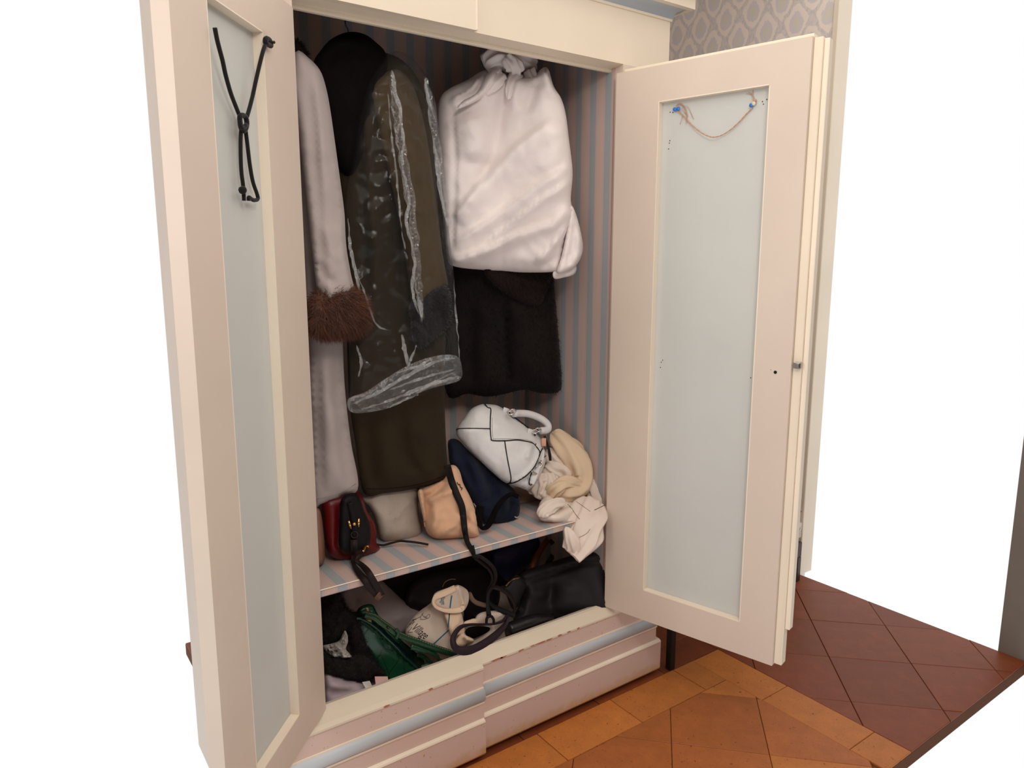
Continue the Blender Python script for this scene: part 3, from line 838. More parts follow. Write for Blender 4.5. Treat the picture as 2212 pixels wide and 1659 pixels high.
# --- dark fur coat with a white sheet knotted over it
fb = P(1100, 850, .25)
t = thing('fur_coat', (fb[0], fb[1], fb[2]), 'very dark brown fur coat hanging below the white knotted sheet', 'coat')
fu = Blob([(962, 420), (1080, 380), (1190, 420), (1196, 600), (1203, 680), (1209, 760), (1213, 820), (1208, 846), (1172, 850), (1135, 842), (1110, 846), (1085, 852), (1050, 857), (1010, 850), (962, 842), (958, 600)],
          lambda x, y: .35-.0005*(x-1060), .05, .10, h=11, wr=.010, wrs=60, seed=17,
          folds=[([(1092, 640), (1098, 760), (1103, 852)], 6, -.03), ([(1130, 650), (1150, 760), (1160, 840)], 26, .016), ([(1050, 640), (1055, 750), (1060, 850)], 24, .014), ([(1020, 640), (1018, 840)], 12, -.012)])
cm = fu.mesh()
add('coat_body', join(cm, hairs(cm[0], cm[1], 9000, .011, .0006, 6)), M_furdark, t)
fl = Blob([(1048, 580), (1120, 575), (1190, 585), (1186, 620), (1172, 655), (1158, 664), (1130, 655), (1090, 632), (1058, 605)], .27, .03, .03, h=8, seed=18)
cm = fl.mesh()
add('pocket_flap', join(cm, hairs(cm[0], cm[1], 2500, .011, .0006, 7)), fabric('dark_brown_fur_flap', (32, 20, 17), var=.3, sheen=.05), t)
hanger(fb[0]+.10, .30, 'hanger hidden inside the knotted white sheet')
sb = P(1100, 590, .2)
t = thing('dust_sheet', (sb[0], sb[1], sb[2]), 'white cotton sheet knotted at the top and wrapped over the fur coat', 'sheet')
shb = Blob([(1045, 152), (1010, 172), (976, 188), (954, 206), (944, 240), (944, 300), (950, 400), (958, 480), (966, 555), (980, 575), (1040, 583), (1110, 588), (1188, 588), (1206, 582), (1214, 556), (1226, 500), (1238, 462), (1233, 430), (1237, 372), (1229, 300), (1222, 246), (1212, 212), (1196, 186), (1185, 150), (1173, 146), (1150, 164), (1110, 164), (1075, 154)],
           lambda x, y: .285-.0010*max(0, x-1085)+.0006*max(0, 1085-x)*max(0., min(1., (430-y)/200)), .10, .13, h=6.5, R=58, wr=.012, wrs=90, fine=.0035, fines=26, seed=19,
           folds=[([(1104, 180), (1080, 255), (1062, 340), (1040, 400)], 15, -.026),
                  ([(985, 470), (1040, 400), (1116, 322), (1200, 258)], 38, .032, 's'),
                  ([(984, 520), (1060, 470), (1150, 405), (1232, 352)], 26, .026, 's'),
                  ([(1030, 535), (1100, 480), (1170, 425), (1232, 386)], 18, .022, 's'),
                  ([(976, 558), (1016, 542), (1068, 524), (1111, 500), (1185, 478), (1226, 440)], 22, .030, 's'),
                  ([(1150, 560), (1190, 520), (1230, 472)], 14, .020, 's'), ([(1160, 588), (1200, 550), (1224, 500)], 10, -.016),
                  ([(980, 540), (984, 470), (988, 345), (982, 225)], 5, -.009),
                  ([(1064, 153), (1026, 212), (988, 234)], 7, -.018), ([(975, 222), (1015, 205), (1050, 165)], 12, .020, 's'), ([(1085, 158), (1060, 200), (1040, 225)], 8, .014),
                  ([(1173, 148), (1186, 186), (1214, 212)], 8, .024), ([(1168, 172), (1150, 205), (1130, 250)], 12, -.022), ([(1126, 168), (1110, 200), (1105, 240)], 10, .018),
                  ([(1012, 250), (1032, 300), (1026, 350)], 34, .030), ([(1200, 270), (1190, 330), (1150, 380)], 26, .014)])
add('sheet_body', shb, M_sheet, t)
add('side_flap', Blob([(1232, 446), (1244, 462), (1256, 508), (1259, 540), (1250, 566), (1236, 580), (1214, 590), (1202, 588), (1212, 556), (1222, 510)], .115, .03, .03, h=5, R=14, wr=.006, wrs=20, seed=22, folds=[([(1240, 470), (1240, 520), (1226, 575)], 5, -.010), ([(1250, 500), (1248, 545), (1232, 575)], 5, .008)]), M_sheet, t)
add('hem_tab', Blob([(1196, 586), (1222, 580), (1244, 572), (1241, 592), (1216, 600), (1197, 602)], .145, .012, .02, h=4, R=8, wr=.004, wrs=14, seed=23), M_sheet, t)
add('knot', cloth_sweep([(1048, 146, .25), (1075, 128, .235), (1110, 128, .235), (1140, 134, .245), (1156, 138, .25)], [.030, .036, .038, .034, .022], 4, .22, .6, .8, 24, n=48), M_sheet, t)
add('knot', cloth_sweep([(1055, 118, .27), (1090, 112, .26), (1130, 122, .27)], [.024, .034, .022], 4, .2, .5, .8, 25), M_sheet, t)
add('knot', cloth_sweep([(1090, 122, .20), (1108, 140, .195), (1118, 160, .21)], [.018, .024, .022], 3, .22, .4, .7, 26), M_sheet, t)
for k, pp in enumerate(([(1118, 156, .215), (1105, 185, .19), (1098, 215, .185)], [(1140, 152, .215), (1150, 175, .19), (1148, 205, .182)], [(1085, 158, .215), (1070, 180, .20), (1050, 205, .205)])):
    add('gathered_fold', cloth_sweep(pp, [.020, .018, .006], 3, .2, .3, .5, 27+k), M_sheet, t)
add('loose_corner', Blob([(1060, 152), (1085, 150), (1062, 190), (1040, 212), (1010, 228), (986, 236), (1000, 218), (1030, 200), (1045, 172)], .215, .014, .012, h=5, wr=.006, wrs=15, seed=21, folds=[([(1068, 158), (1045, 195), (1000, 228)], 5, .010)]), M_sheet, t)
# ================================================================ things on the shelf
SZ = .6735
def leather(name, rgb, rough=.45, bs=260, strength=.25, var=.06, dist=.0015, spec=.45):
    q = NT(name)
    c = np.array(lin(rgb)[:3])
    q.color(q.ramp(q.noise(10, 4), [(0.3, tuple(c*(1-var))), (0.7, tuple(np.minimum(c*(1+var), 1)))]))
    q.set(Roughness=rough); q.b.inputs['Specular IOR Level'].default_value = spec
    v = q.n('ShaderNodeTexVoronoi'); v.inputs['Scale'].default_value = bs; q.link(q.co, v.inputs['Vector'])
    q.bump(q.math('ADD', v.outputs['Distance'], q.math('MULTIPLY', q.noise(45, 4, .6), .7)), strength, dist)
    return q.m
M_gold = mat('polished_brass', (222, 176, 110), .22, metal=1)
M_steel = mat('polished_steel', (190, 184, 178), .2, metal=1)
M_blackedge = mat('black_piping', (26, 24, 25), .5)
M_darkstrap = leather('dark_brown_leather', (34, 24, 22), .6, spec=.2)
M_blackstrap = leather('black_leather_strap', (22, 19, 20), .6, spec=.2)

# --- white handbag on top of the heap
def hb(*pts): return [(960+x/3.95, 840+y/3.95) for x, y in pts]
M_white = leather('white_grained_leather', (220, 218, 218), .42, 300, .22)
yb = lambda x, y: .26 - .0005*(y-880) - .0002*(x-1050)
wb = Blob(hb((100, 345), (115, 318), (170, 240), (230, 170), (300, 136), (345, 130), (440, 138), (500, 168), (560, 212), (640, 272), (720, 335), (790, 390), (825, 430), (842, 490), (866, 560), (856, 650), (800, 770), (722, 862), (645, 842), (560, 815), (500, 790), (430, 732), (330, 640), (220, 530), (132, 432), (104, 395)),
          yb, .085, .09, h=5.0, R=55, wr=.010, wrs=45, seed=31,
          folds=[(hb((545, 806), (600, 790), (700, 728), (762, 650), (802, 560), (832, 505)), 5, .016), (hb((610, 800), (720, 745), (790, 650), (835, 560)), 6, -.016),
                 (hb((770, 480), (760, 540), (740, 600)), 6, -.012), (hb((740, 470), (720, 540), (690, 600)), 8, .012), (hb((810, 400), (790, 460), (770, 500)), 6, -.012),
                 (hb((640, 300), (730, 380), (790, 420)), 10, .010), (hb((130, 330), (250, 350), (380, 345)), 16, .006)])
wp = P(1090, 1040, .2)
t = thing('handbag', (wp[0], wp[1], wp[2]), 'white leather handbag with black piping and steel buckles on top of the bag heap', 'handbag')
add('bag_body', wb, M_white, t)
def pipe(par, pts, r=.0021, name='piping', m_=None, off=.0012): obj(name, wb.line(hb(*pts), r, off), m_ or M_blackedge, par)
pipe(t, [(345, 132), (372, 165), (398, 178), (396, 250), (395, 345), (402, 420), (416, 442), (520, 444), (620, 438), (700, 450), (750, 465), (785, 500), (804, 530), (806, 548)])
pipe(t, [(106, 350), (130, 342), (250, 342), (395, 345)], .0017)
pipe(t, [(515, 448), (525, 520), (540, 610), (562, 720), (566, 770), (556, 804)], .0020)
pipe(t, [(542, 808), (600, 790), (660, 755), (705, 720), (762, 655), (796, 580), (812, 540), (832, 508)], .0024)
pipe(t, [(832, 590), (866, 570)], .0015); pipe(t, [(835, 520), (842, 560), (838, 590)], .0012)
pipe(t, [(776, 468), (770, 484), (782, 500)], .0018)
M_thread = mat('grey_thread', (150, 146, 146), .9)
pipe(t, [(412, 250), (412, 345), (418, 420), (430, 428), (560, 428), (690, 436), (745, 452)], .0006, 'stitching', M_thread, .0008)
def wbs(x, y, off): q = hb((x, y))[0]; return wb.surf(q[0], q[1], off)
hpts = [wbs(600, 215, .012), wbs(600, 215, .03)+np.array([.01, .02, .005])]
hpx = [(592, 212, .20), (640, 208, .215), (720, 215, .22), (800, 242, .215), (860, 280, .205), (886, 318, .20), (876, 350, .195), (822, 358, .19)]
hd = obj('handle', tube([P(*hb((x, y))[0], Y) for x, y, Y in hpx], .0125, 12, 8), M_white, t)
M_white2 = M_white
for nm, a, b in (('handle_tab', (500, 178), (556, 212)), ('handle_tab', (705, 358), (768, 392))):
    (xa, ya), (xb, yb2) = a, b
    tb_ = obj(nm, strap([wbs(xa, ya+8, .006), wbs((xa+xb)/2, (ya+yb2)/2, .014), wbs(xb, yb2-6, .010)], .022, .004), M_white, t)
    obj('tab_edge', tube([wbs(xb-12, yb2-24, .013), wbs(xb-2, yb2, .013), wbs(xb+2, yb2+10, .009)], .0025, 6, 4), M_blackedge, tb_)
def ring(c, r, rr, tilt=0.3, sq=1.0, n=18):
    ax = RT*1.0; ay = UP*math.cos(tilt)+FW*math.sin(tilt)
    return tube([c+ax*r*math.cos(2*math.pi*k/n)+ay*r*sq*math.sin(2*math.pi*k/n) for k in range(n)], rr, 6, 1, True)
for x, y, Y in ((566, 205, .175), (585, 190, .18), (770, 365, .165), (800, 350, .17)):
    obj('handle_ring', ring(P(*hb((x, y))[0], Y), .0095, .0026, .6, .75), M_steel, t)
obj('zip', wb.line(hb((560, 216), (640, 276), (720, 338)), .0022, .004), M_blackedge, t)
for dx in (0, 14):
    obj('zip_tassel', tube([P(*hb((x+dx*.6, y))[0], Y) for x, y, Y in ((850, 400, .17), (862, 440, .165), (882, 500, .16), (892+dx*.3, 560, .158), (898+dx*.2, 612, .158))], .0028, 6, 6), M_blackedge, t)
obj('rose_tag', fix(xf(box(-.008, .008, -.002, .002, -.014, .014, .001), lambda p: P(*hb((848, 455))[0], .165)+RT*p[0]+UP*p[2]-FW*p[1])), mat('rose_leather', (214, 160, 138), .5), t)
gs = obj('side_strap', strap([wbs(838, 520, .006), wbs(826, 600, .010), wbs(790, 660, .012), wbs(752, 740, .012), wbs(730, 800, .010)], [.010, .012, .020, .026, .024], .004), M_white, t)
obj('strap_edge', wb.line(hb((742, 700), (722, 760), (718, 800), (734, 812), (756, 780), (772, 720)), .002, .013), M_blackedge, gs)
obj('side_buckle', ring(wbs(800, 640, .016), .011, .0026, .2, .9), M_steel, t)
obj('side_buckle', strap([wbs(736, 695, .018), wbs(782, 724, .018)], .007, .003), M_steel, t)
obj('side_buckle', tube([wbs(770, 670, .018), wbs(818, 610, .018)], .0024, 6, 1), M_steel, t)

# --- crumpled cloths at the right end of the shelf
def c5(*pts): return [(1100+x/5.027, 880+y/5.027) for x, y in pts]
M_ivory = fabric('ivory_linen', (232, 216, 204), wr=.3)
M_tan = fabric('cream_cotton', (226, 200, 170), wr=.15)
M_seam = mat('dark_seam_thread', (80, 60, 50), .9)
tp = PZ(1215, 1120, SZ)
t = thing('cotton_cloth', (tp[0], .2, SZ), 'twisted cream yellow cotton cloth curling down beside the white handbag', 'cloth')
def s5(*pts): return [(1100+x/5.027, 880+y/5.027, Y) for x, y, Y in pts]
add('cloth_upper', cloth_sweep(s5((450, 280, .235), (520, 340, .215), (620, 440, .185), (710, 560, .155), (775, 680, .13), (790, 790, .115), (740, 870, .105), (640, 920, .105), (540, 950, .11)), [.018, .034, .044, .048, .046, .042, .038, .036, .026], 3, .16, .5, .75, 33), M_tan, t)
add('cloth_curl', cloth_sweep(s5((430, 950, .125), (500, 880, .105), (590, 820, .10), (690, 815, .095), (780, 850, .10)), [.020, .024, .022, .018, .014], 3, .22, .3, .7, 34), M_tan, t)
add('cloth_edge', cloth_sweep(s5((480, 262, .225), (590, 320, .20), (700, 400, .17), (790, 520, .145), (850, 640, .12), (862, 740, .11)), [.012, .016, .018, .018, .016, .010], 3, .25, .4, .7, 35), M_tan, t)
t = thing('linen_cloth', (tp[0], .1, SZ), 'crumpled ivory linen with dark stitched lines hanging over the shelf end', 'cloth')
def s5(*pts): return [(1100+x/5.027, 880+y/5.027, Y) for x, y, Y in pts]
for k, (pp, rr, lb) in enumerate(((((400, 470, .24), (480, 560, .21), (570, 660, .185), (640, 760, .165)), (.026, .036, .036, .028), 4),
                              (((390, 640, .20), (480, 690, .17), (580, 730, .155), (620, 800, .15)), (.024, .030, .030, .020), 4),
                              (((320, 760, .19), (360, 840, .165), (340, 930, .16), (320, 1000, .16)), (.028, .034, .028, .014), 4),
                              (((420, 740, .17), (450, 820, .145), (420, 910, .14), (360, 990, .14)), (.024, .028, .026, .018), 4),
                              (((200, 910, .20), (280, 850, .18), (360, 790, .17), (470, 770, .155)), (.018, .022, .024, .016), 3),
                              (((500, 780, .15), (540, 860, .14), (500, 930, .135)), (.022, .028, .018), 3))):
    add('crumpled_fold', cloth_sweep(s5(*pp), rr, lb, .24, .4, .75, 60+k), M_ivory, t)
low = Blob(c5((318, 1110), (330, 1040), (380, 980), (430, 950), (520, 1000), (600, 1010), (700, 1010), (800, 990), (900, 1000), (940, 1060), (960, 1180), (900, 1220), (760, 1250), (690, 1275), (580, 1280), (470, 1262), (350, 1232), (322, 1190)), lambda x, y: .075-.0010*(y-1120), .06, .07, h=5, R=22, wr=.008, wrs=30, seed=36,
           folds=[(c5((350, 1190), (450, 1130), (560, 1050), (600, 1040)), 5, -.022), (c5((340, 1060), (430, 1010), (540, 1020), (590, 1060)), 5, .016), (c5((420, 1240), (560, 1180), (700, 1100), (760, 1030)), 9, .012), (c5((480, 1170), (600, 1080), (680, 1040)), 5, -.014), (c5((760, 1220), (860, 1150), (900, 1040)), 6, .012), (c5((550, 1040), (600, 1050), (560, 1060)), 3, -.012)])
lo = add('lower_fold', low, M_ivory, t)
hg = cloth_sweep([(1282, 1080, .05), (1272, 1108, .022), (1262, 1138, .002), (1252, 1166, -.010), (1240, 1194, -.014), (1236, 1200, -.014)], [.040, .060, .064, .056, .038, .030], 4, .13, .25, .42, 37, n=56, ends=.08)
add('hanging_corner', hg, M_ivory, t)
add('corner_fold', cloth_sweep([(1222, 1138, .0), (1232, 1160, -.018), (1240, 1182, -.022), (1243, 1196, -.02)], [.006, .020, .022, .010], 3, .2, .3, .5, 38), M_ivory, t)
add('corner_fold', cloth_sweep([(1296, 1110, .01), (1290, 1135, -.008), (1276, 1160, -.018), (1258, 1184, -.022)], [.006, .016, .018, .008], 3, .2, .3, .5, 39), M_ivory, t)
add('back_fold', cloth_sweep(s5((860, 790, .10), (920, 900, .085), (960, 1000, .07), (985, 1100, .05), (990, 1210, .03)), [.016, .024, .028, .030, .022], 3, .2, .3, .6, 70), M_ivory, t)
add('front_roll', cloth_sweep(s5((610, 1030, .06), (520, 1040, .055), (430, 1090, .05), (370, 1150, .045), (360, 1195, .045)), [.010, .018, .021, .020, .014], 3, .2, .4, .65, 71), M_ivory, t)
from mathutils.bvhtree import BVHTree
def onto(meshes, pts, off=.0008):
    bv = BVHTree.FromPolygons(*[[Vector(p) for p in join(*meshes)[0]], join(*meshes)[1]])
    out = []
    for x, y in pts:
        h = bv.ray_cast(Vector(CAM), Vector(nrm(ray(x, y))))
        if h[0] is not None: out.append(np.array(h[0])+nrm(CAM-np.array(h[0]))*off)
    return out
cm_ = [hg, low.mesh()]
obj('seam', tube(onto(cm_, catmull([np.array(p) for p in c5((635, 1050), (680, 1100), (720, 1160), (765, 1215))], 5)), .0007, 5, 1), M_seam, t)
obj('seam', tube(onto(cm_, catmull([np.array(p) for p in c5((645, 1440), (700, 1430), (760, 1412), (840, 1370), (880, 1320))], 5)), .0006, 5, 1), M_seam, t)
for k in range(11):
    a = k/10; q = onto(cm_, c5((730+140*a, 1022+100*a), (739+140*a, 1029+100*a)))
    if len(q) == 2: obj('hem_stitch', tube(q, .0008, 5, 1), M_seam, lo)
o = rebase(obj('needle', tube(P3([(1284, 1102, -.045), (1306.5, 1091, -.03)]), .0011, 6, 1), M_blackedge)); tag(o, 'dark thin needle stuck through the ivory linen near the right door', 'needle')

# --- navy bag, peach bag, felt bag
def c2(*pts): return hb(*pts)
M_navy = fabric('navy_cotton', (17, 22, 42), wr=.3, sheen=.05)
t = thing('drawstring_bag', (.68, .2, SZ), 'navy blue fabric bag with black handles slumped under the white handbag', 'bag')
nv = Blob(c2((34, 440), (110, 432), (200, 520), (330, 640), (440, 740), (540, 808), (600, 868), (640, 930), (646, 1000), (640, 1060), (610, 1132), (500, 1152), (420, 1146), (330, 1130), (285, 1050), (240, 960), (200, 880), (150, 780), (100, 690), (50, 640), (36, 550)),
          lambda x, y: .15+.00055*(1140-y), .045, .10, h=6, R=32, wr=.012, wrs=40, fine=.004, fines=25, seed=40,
          folds=[(c2((200, 560), (300, 760), (330, 950)), 8, .016), (c2((340, 700), (420, 840), (400, 1000)), 9, -.014), (c2((440, 800), (520, 900), (500, 1050)), 8, .014), (c2((560, 880), (570, 1000), (540, 1120)), 5, -.012), (c2((120, 520), (200, 680), (250, 860)), 7, -.010)])
add('bag_body', nv, M_navy, t)
obj('handle', strap(P3([(c2((308, 1000))[0]+(.125,)), (c2((296, 1060))[0]+(.115,)), (c2((296, 1130))[0]+(.105,)), (c2((322, 1186))[0]+(.095,)), (c2((368, 1172))[0]+(.098,)), (c2((408, 1100))[0]+(.105,)), (c2((445, 1020))[0]+(.10,)), (c2((500, 945))[0]+(.10,)), (c2((570, 900))[0]+(.10,)), (c2((630, 920))[0]+(.105,)), (c2((625, 985))[0]+(.11,))]), [.028, .026, .022, .016, .020, .020, .018, .016, .014, .014], .003, [0, 10, 30, 40, 30, 10, 0, 0, 0, 0]), M_blackwool, t)
M_cordw = mat('white_cord', (200, 196, 190), .9)
obj('cord_end', join(tube([nv.surf(*c2(p)[0], .004) for p in ((250, 975), (262, 1000), (268, 1030), (274, 1070))], .0016, 5, 4), tube([nv.surf(*c2(p)[0], .005) for p in ((258, 985), (272, 1010), (264, 1040))], .0013, 5, 4)), M_cordw, t)
obj('cord_end', join(tube([nv.surf(*c2(p)[0], .004) for p in ((596, 1088), (620, 1094), (640, 1084))], .0016, 5, 4), tube([nv.surf(*c2(p)[0], .004) for p in ((602, 1096), (624, 1100), (640, 1098))], .0013, 5, 4)), M_cordw, t)

M_peach = fabric('peach_cotton', (216, 172, 140), wr=.4)
t = thing('dust_bag', (.49, .2, SZ), 'peach cotton dust bag standing on the shelf behind a long dark strap', 'bag')
pb = Blob([(902, 1062), (916, 1052), (938, 1044), (962, 1030), (968, 1008), (982, 1005), (993, 1018), (1001, 1045), (1014, 1070), (1024, 1095), (1031, 1120), (1034, 1143), (1033, 1161), (1000, 1164), (965, 1166), (942, 1165), (922, 1150), (914, 1115), (908, 1088)],
          lambda x, y: .155-.0006*(x-940)+.0004*(1165-y), .055, .06, h=5.5, R=30, wr=.010, wrs=35, fine=.003, fines=30, seed=42,
          folds=[([(905, 1075), (935, 1068), (965, 1040)], 5, -.016), ([(915, 1085), (945, 1072), (985, 1060)], 6, .014), ([(912, 1075), (928, 1092), (918, 1120)], 5, -.010), ([(990, 1090), (1005, 1120), (1030, 1140)], 5, -.014), ([(940, 1160), (970, 1140), (1010, 1135), (1030, 1120)], 6, .010), ([(1000, 1020), (1012, 1060), (1025, 1100)], 5, .010), ([(970, 1150), (1000, 1130), (1020, 1100)], 5, -.010), ([(930, 1150), (945, 1120), (938, 1095)], 8, .012)])
add('bag_body', pb, M_peach, t)
obj('drawcord', tube([pb.surf(x, y, .003) for x, y in ((987, 1043), (990, 1048), (993, 1047), (994, 1053), (998, 1055), (996, 1059))], .0013, 5, 4), M_blackedge, t)
add('side_lip', Blob([(903, 1062), (912, 1058), (918, 1085), (922, 1115), (918, 1140), (913, 1115), (907, 1088)], .17, .02, .03, h=4, seed=43), M_peach, t)

t = thing('felt_pouch', (.32, .25, SZ), 'grey felt pouch standing between the red bag and the peach bag', 'pouch')
fp = Blob([(780, 1078), (790, 1066), (830, 1050), (900, 1042), (903, 1080), (906, 1118), (911, 1140), (911, 1157), (892, 1167), (856, 1170), (824, 1165), (812, 1128), (798, 1098)], lambda x, y: .225+.0003*(1168-y), .045, .06, h=6, R=28, wr=.006, wrs=45, seed=44,
          folds=[([(850, 1125), (870, 1100), (890, 1075)], 5, .006), ([(800, 1085), (830, 1120), (850, 1160)], 14, .006)])
q = NT('grey_felt'); c = np.array(lin((178, 164, 152))[:3])
q.color(q.mix(q.ramp(q.noise(70, 5, .8), [(.62, (0, 0, 0)), (.75, (1, 1, 1))]), q.ramp(q.noise(18, 5), [(.3, tuple(c*.9)), (.7, tuple(c*1.08))]), lin((140, 120, 108))))
q.set(Roughness=.95); q.bump(q.noise(200, 4), .3, .002)
add('pouch_body', fp, q.m, t)

# --- red and black bag with brass fittings
def c7(*pts): return [(680+x/6.635, 1060+y/6.635) for x, y in pts]
M_red = leather('deep_red_leather', (92, 6, 8), .4, 300, .12)
M_blk = leather('black_leather', (11, 9, 9), .6, 280, .15, spec=.22)
t = thing('handbag', (.13, .2, SZ), 'dark red and black handbag with brass fittings under the pale stone coat', 'handbag')
rb = Blob(c7((90, 180), (200, 60), (420, 10), (600, 0), (660, 50), (705, 160), (750, 290), (850, 450), (885, 600), (882, 740), (935, 812), (905, 880), (820, 928), (700, 965), (500, 1005), (310, 982), (200, 900), (140, 700), (110, 400)), lambda x, y: .17+.0002*(1210-y), .05, .10, h=6, R=36, wr=.004, seed=46,
          folds=[(c7((340, 200), (345, 450), (330, 780), (400, 890), (560, 905)), 5, -.012), (c7((640, 60), (700, 200), (790, 430), (820, 620), (790, 760)), 5, -.010)])
add('bag_body', rb, M_red, t)
bp = Blob(c7((365, 160), (440, 60), (580, 30), (640, 100), (690, 240), (750, 380), (800, 500), (800, 700), (770, 800), (680, 850), (540, 885), (400, 880), (345, 780), (352, 450)), lambda x, y: .118+.0002*(1200-y), .02, .02, h=6, R=18, wr=.004, seed=47)
add('front_panel', bp, M_blk, t)
def bps(x, y, off): q = c7((x, y))[0]; return bp.surf(q[0], q[1], off)
obj('closing_strap', strap([bps(500, 180, .004), bps(540, 330, .006), bps(565, 480, .008), bps(565, 620, .008), bps(568, 720, .007)], [.016, .016, .018, .016, .014], .004), M_blk, t)
for a, b in (((486, 436), (520, 545)), ((628, 402), (626, 520))):
    obj('brass_post', strap([bps(a[0], a[1], .010), bps((a[0]+b[0])/2, (a[1]+b[1])/2, .014), bps(b[0], b[1], .010)], [.006, .006, .003], .004), M_gold, t)
bm = bmesh.new(); bmesh.ops.create_uvsphere(bm, u_segments=12, v_segments=8, radius=.0055)
bmesh.ops.translate(bm, verts=bm.verts, vec=Vector(bps(563, 478, .014)))
obj('brass_rivet', bm, M_gold, t)
obj('strap_ring', ring(bps(568, 630, .014), .009, .002, .2), M_blackedge, t)
def on(x, y, z): return PZ(*c7((x, y))[0], z)
st = obj('shoulder_strap', strap([bps(560, 700, .012), bps(560, 800, .014), on(558, 900, SZ+.03), on(545, 1010, SZ+.012), on(600, 1130, SZ+.008), P(*c7((700, 1260))[0], .002), P(*c7((800, 1390))[0], -.012), P(*c7((900, 1500))[0], -.016), P(*c7((948, 1548))[0], -.016)], [.020, .020, .018, .012, .016, .020, .021, .021, .021], .004, [0, 0, 20, 50, 30, 5, 0, 0, 0]), M_darkstrap, t)
obj('strap_end', strap(P3([(c7((888, 1490))[0]+(-.020,)), (c7((950, 1545))[0]+(-.020,))]), .022, .003), leather('brown_strap_tip', (84, 52, 40), .4), st)
obj('shoulder_strap', strap([on(740, 830, SZ+.035), on(650, 930, SZ+.028), on(600, 1000, SZ+.02), on(680, 1070, SZ+.012), P(*c7((760, 1160))[0], .004), P(*c7((850, 1310))[0], -.016), P(*c7((960, 1500))[0], -.020)], [.014, .014, .014, .016, .018, .018, .018], .004, [0, 10, 40, 30, 0, 0, 0]), M_darkstrap, t)
bk = [on(690, 870, SZ+.045), on(735, 780, SZ+.052)]
obj('buckle', strap([bk[0], bk[1]], .007, .003), M_gold, t)
obj('buckle', tube([on(735, 790, SZ+.052), on(770, 810, SZ+.05), on(775, 785, SZ+.05), on(745, 800, SZ+.052)], .0012, 5, 1), M_gold, t)
obj('buckle', strap([on(738, 745, SZ+.055), on(755, 705, SZ+.058)], .006, .003), M_gold, t)
obj('thin_strap', strap([on(770, 790, SZ+.03), on(860, 770, SZ+.02), on(980, 780, SZ+.008), on(1100, 750, SZ+.012), on(1220, 722, SZ+.016), on(1350, 730, SZ+.016), on(1480, 745, SZ+.012), on(1628, 772, SZ+.008)], .0065, .003, 20), M_darkstrap, t)
# --- edge of a tan bag by the left door, small flat box at the back
t_ = rebase(add('pouch', Blob([(676, 1110), (684, 1096), (693, 1108), (699, 1150), (702, 1196), (699, 1216), (690, 1222), (676, 1220)], .155, .04, .05, h=5, R=14, wr=.004, seed=49), leather('tan_leather', (140, 100, 82), .5)))
tag(t_, 'narrow tan brown pouch between the left door and the red bag', 'pouch')
o = rebase(obj('gift_box', join(box(.80, .97, .26, .36, SZ, SZ+.020, .002), box(.797, .973, .257, .363, SZ+.014, SZ+.028, .002)), mat('tan_card', (170, 138, 116), .8), None, False))
tag(o, 'flat tan card box lying at the back of the shelf behind the navy bag', 'box')

# --- long dark strap hanging down from the shelf into the lower compartment
def c4(*pts): return [(900+x/5.144, 1140+y/5.144) for x, y in pts]
t = thing('leather_strap', (.53, .05, SZ), 'long dark leather strap with a buckle running over the shelf edge', 'strap')
main = [P(966, 1006, .10), pb.surf(974, 1036, .010), pb.surf(984, 1064, .011), pb.surf(996, 1092, .016), pb.surf(1000, 1115, .02), pb.surf(1002, 1138, .022), pb.surf(1005, 1155, .026), PZ(1010, 1172, SZ+.012), P(1018, 1186, .010), P(1024, 1200, -.004)]
obj('strap_band', strap(main, [.022, .022, .022, .021, .020, .019, .018, .016, .015, .012], .004, [0, 0, 0, 0, 5, 10, 20, 20, 10, 30]), M_blackstrap, t)
obj('buckle', join(strap(P3([(1021, 1178, -.002), (1024, 1192, -.010), (1026, 1204, -.014)]), .008, .006), strap(P3([(1022, 1200, -.012), (1030, 1203, -.014), (1037, 1200, -.014)]), .012, .008)), M_blk, t)
obj('strap_tail', strap(P3([c4((640, 330))[0]+(-.012,), c4((720, 390))[0]+(.0,), c4((800, 460))[0]+(.02,), c4((840, 540))[0]+(.04,), c4((830, 620))[0]+(.06,), c4((790, 700))[0]+(.08,), c4((785, 780))[0]+(.09,), c4((840, 860))[0]+(.085,), c4((930, 910))[0]+(.075,), c4((1020, 950))[0]+(.065,), c4((1095, 985))[0]+(.06,)]), [.010, .011, .011, .011, .011, .012, .012, .014, .017, .017, .012], .003, [40, 40, 40, 45, 45, 50, 50, 30, 10, 0, 0]), M_blackstrap, t)
obj('strap_tail', strap(P3([c4((690, 310))[0]+(-.012,), c4((790, 380))[0]+(.0,), c4((855, 450))[0]+(.02,), c4((878, 540))[0]+(.04,), c4((850, 640))[0]+(.06,), c4((800, 730))[0]+(.07,), c4((790, 850))[0]+(.06,), c4((800, 950))[0]+(.05,), c4((808, 1000))[0]+(.05,)]), [.012, .013, .013, .013, .012, .012, .012, .016, .016], .003, [30, 30, 20, 20, 30, 30, 30, 10, 0]), M_blackstrap, t)
obj('ring', tube(P3([c4((775, 1065))[0]+(.045,), c4((780, 1010))[0]+(.045,), c4((800, 985))[0]+(.045,), c4((830, 985))[0]+(.045,), c4((855, 1020))[0]+(.045,), c4((856, 1070))[0]+(.045,)]), .0045, 8, 6), M_blk, t)
obj('strap_loop', strap(P3([c4((830, 655))[0]+(.07,), c4((930, 680))[0]+(.06,), c4((1020, 740))[0]+(.055,), c4((1080, 830))[0]+(.055,), c4((1090, 910))[0]+(.06,), c4((1060, 960))[0]+(.065,)]), [.016, .02, .022, .018, .014, .012], .003, [40, 50, 55, 60, 60, 60]), M_darkstrap, t)
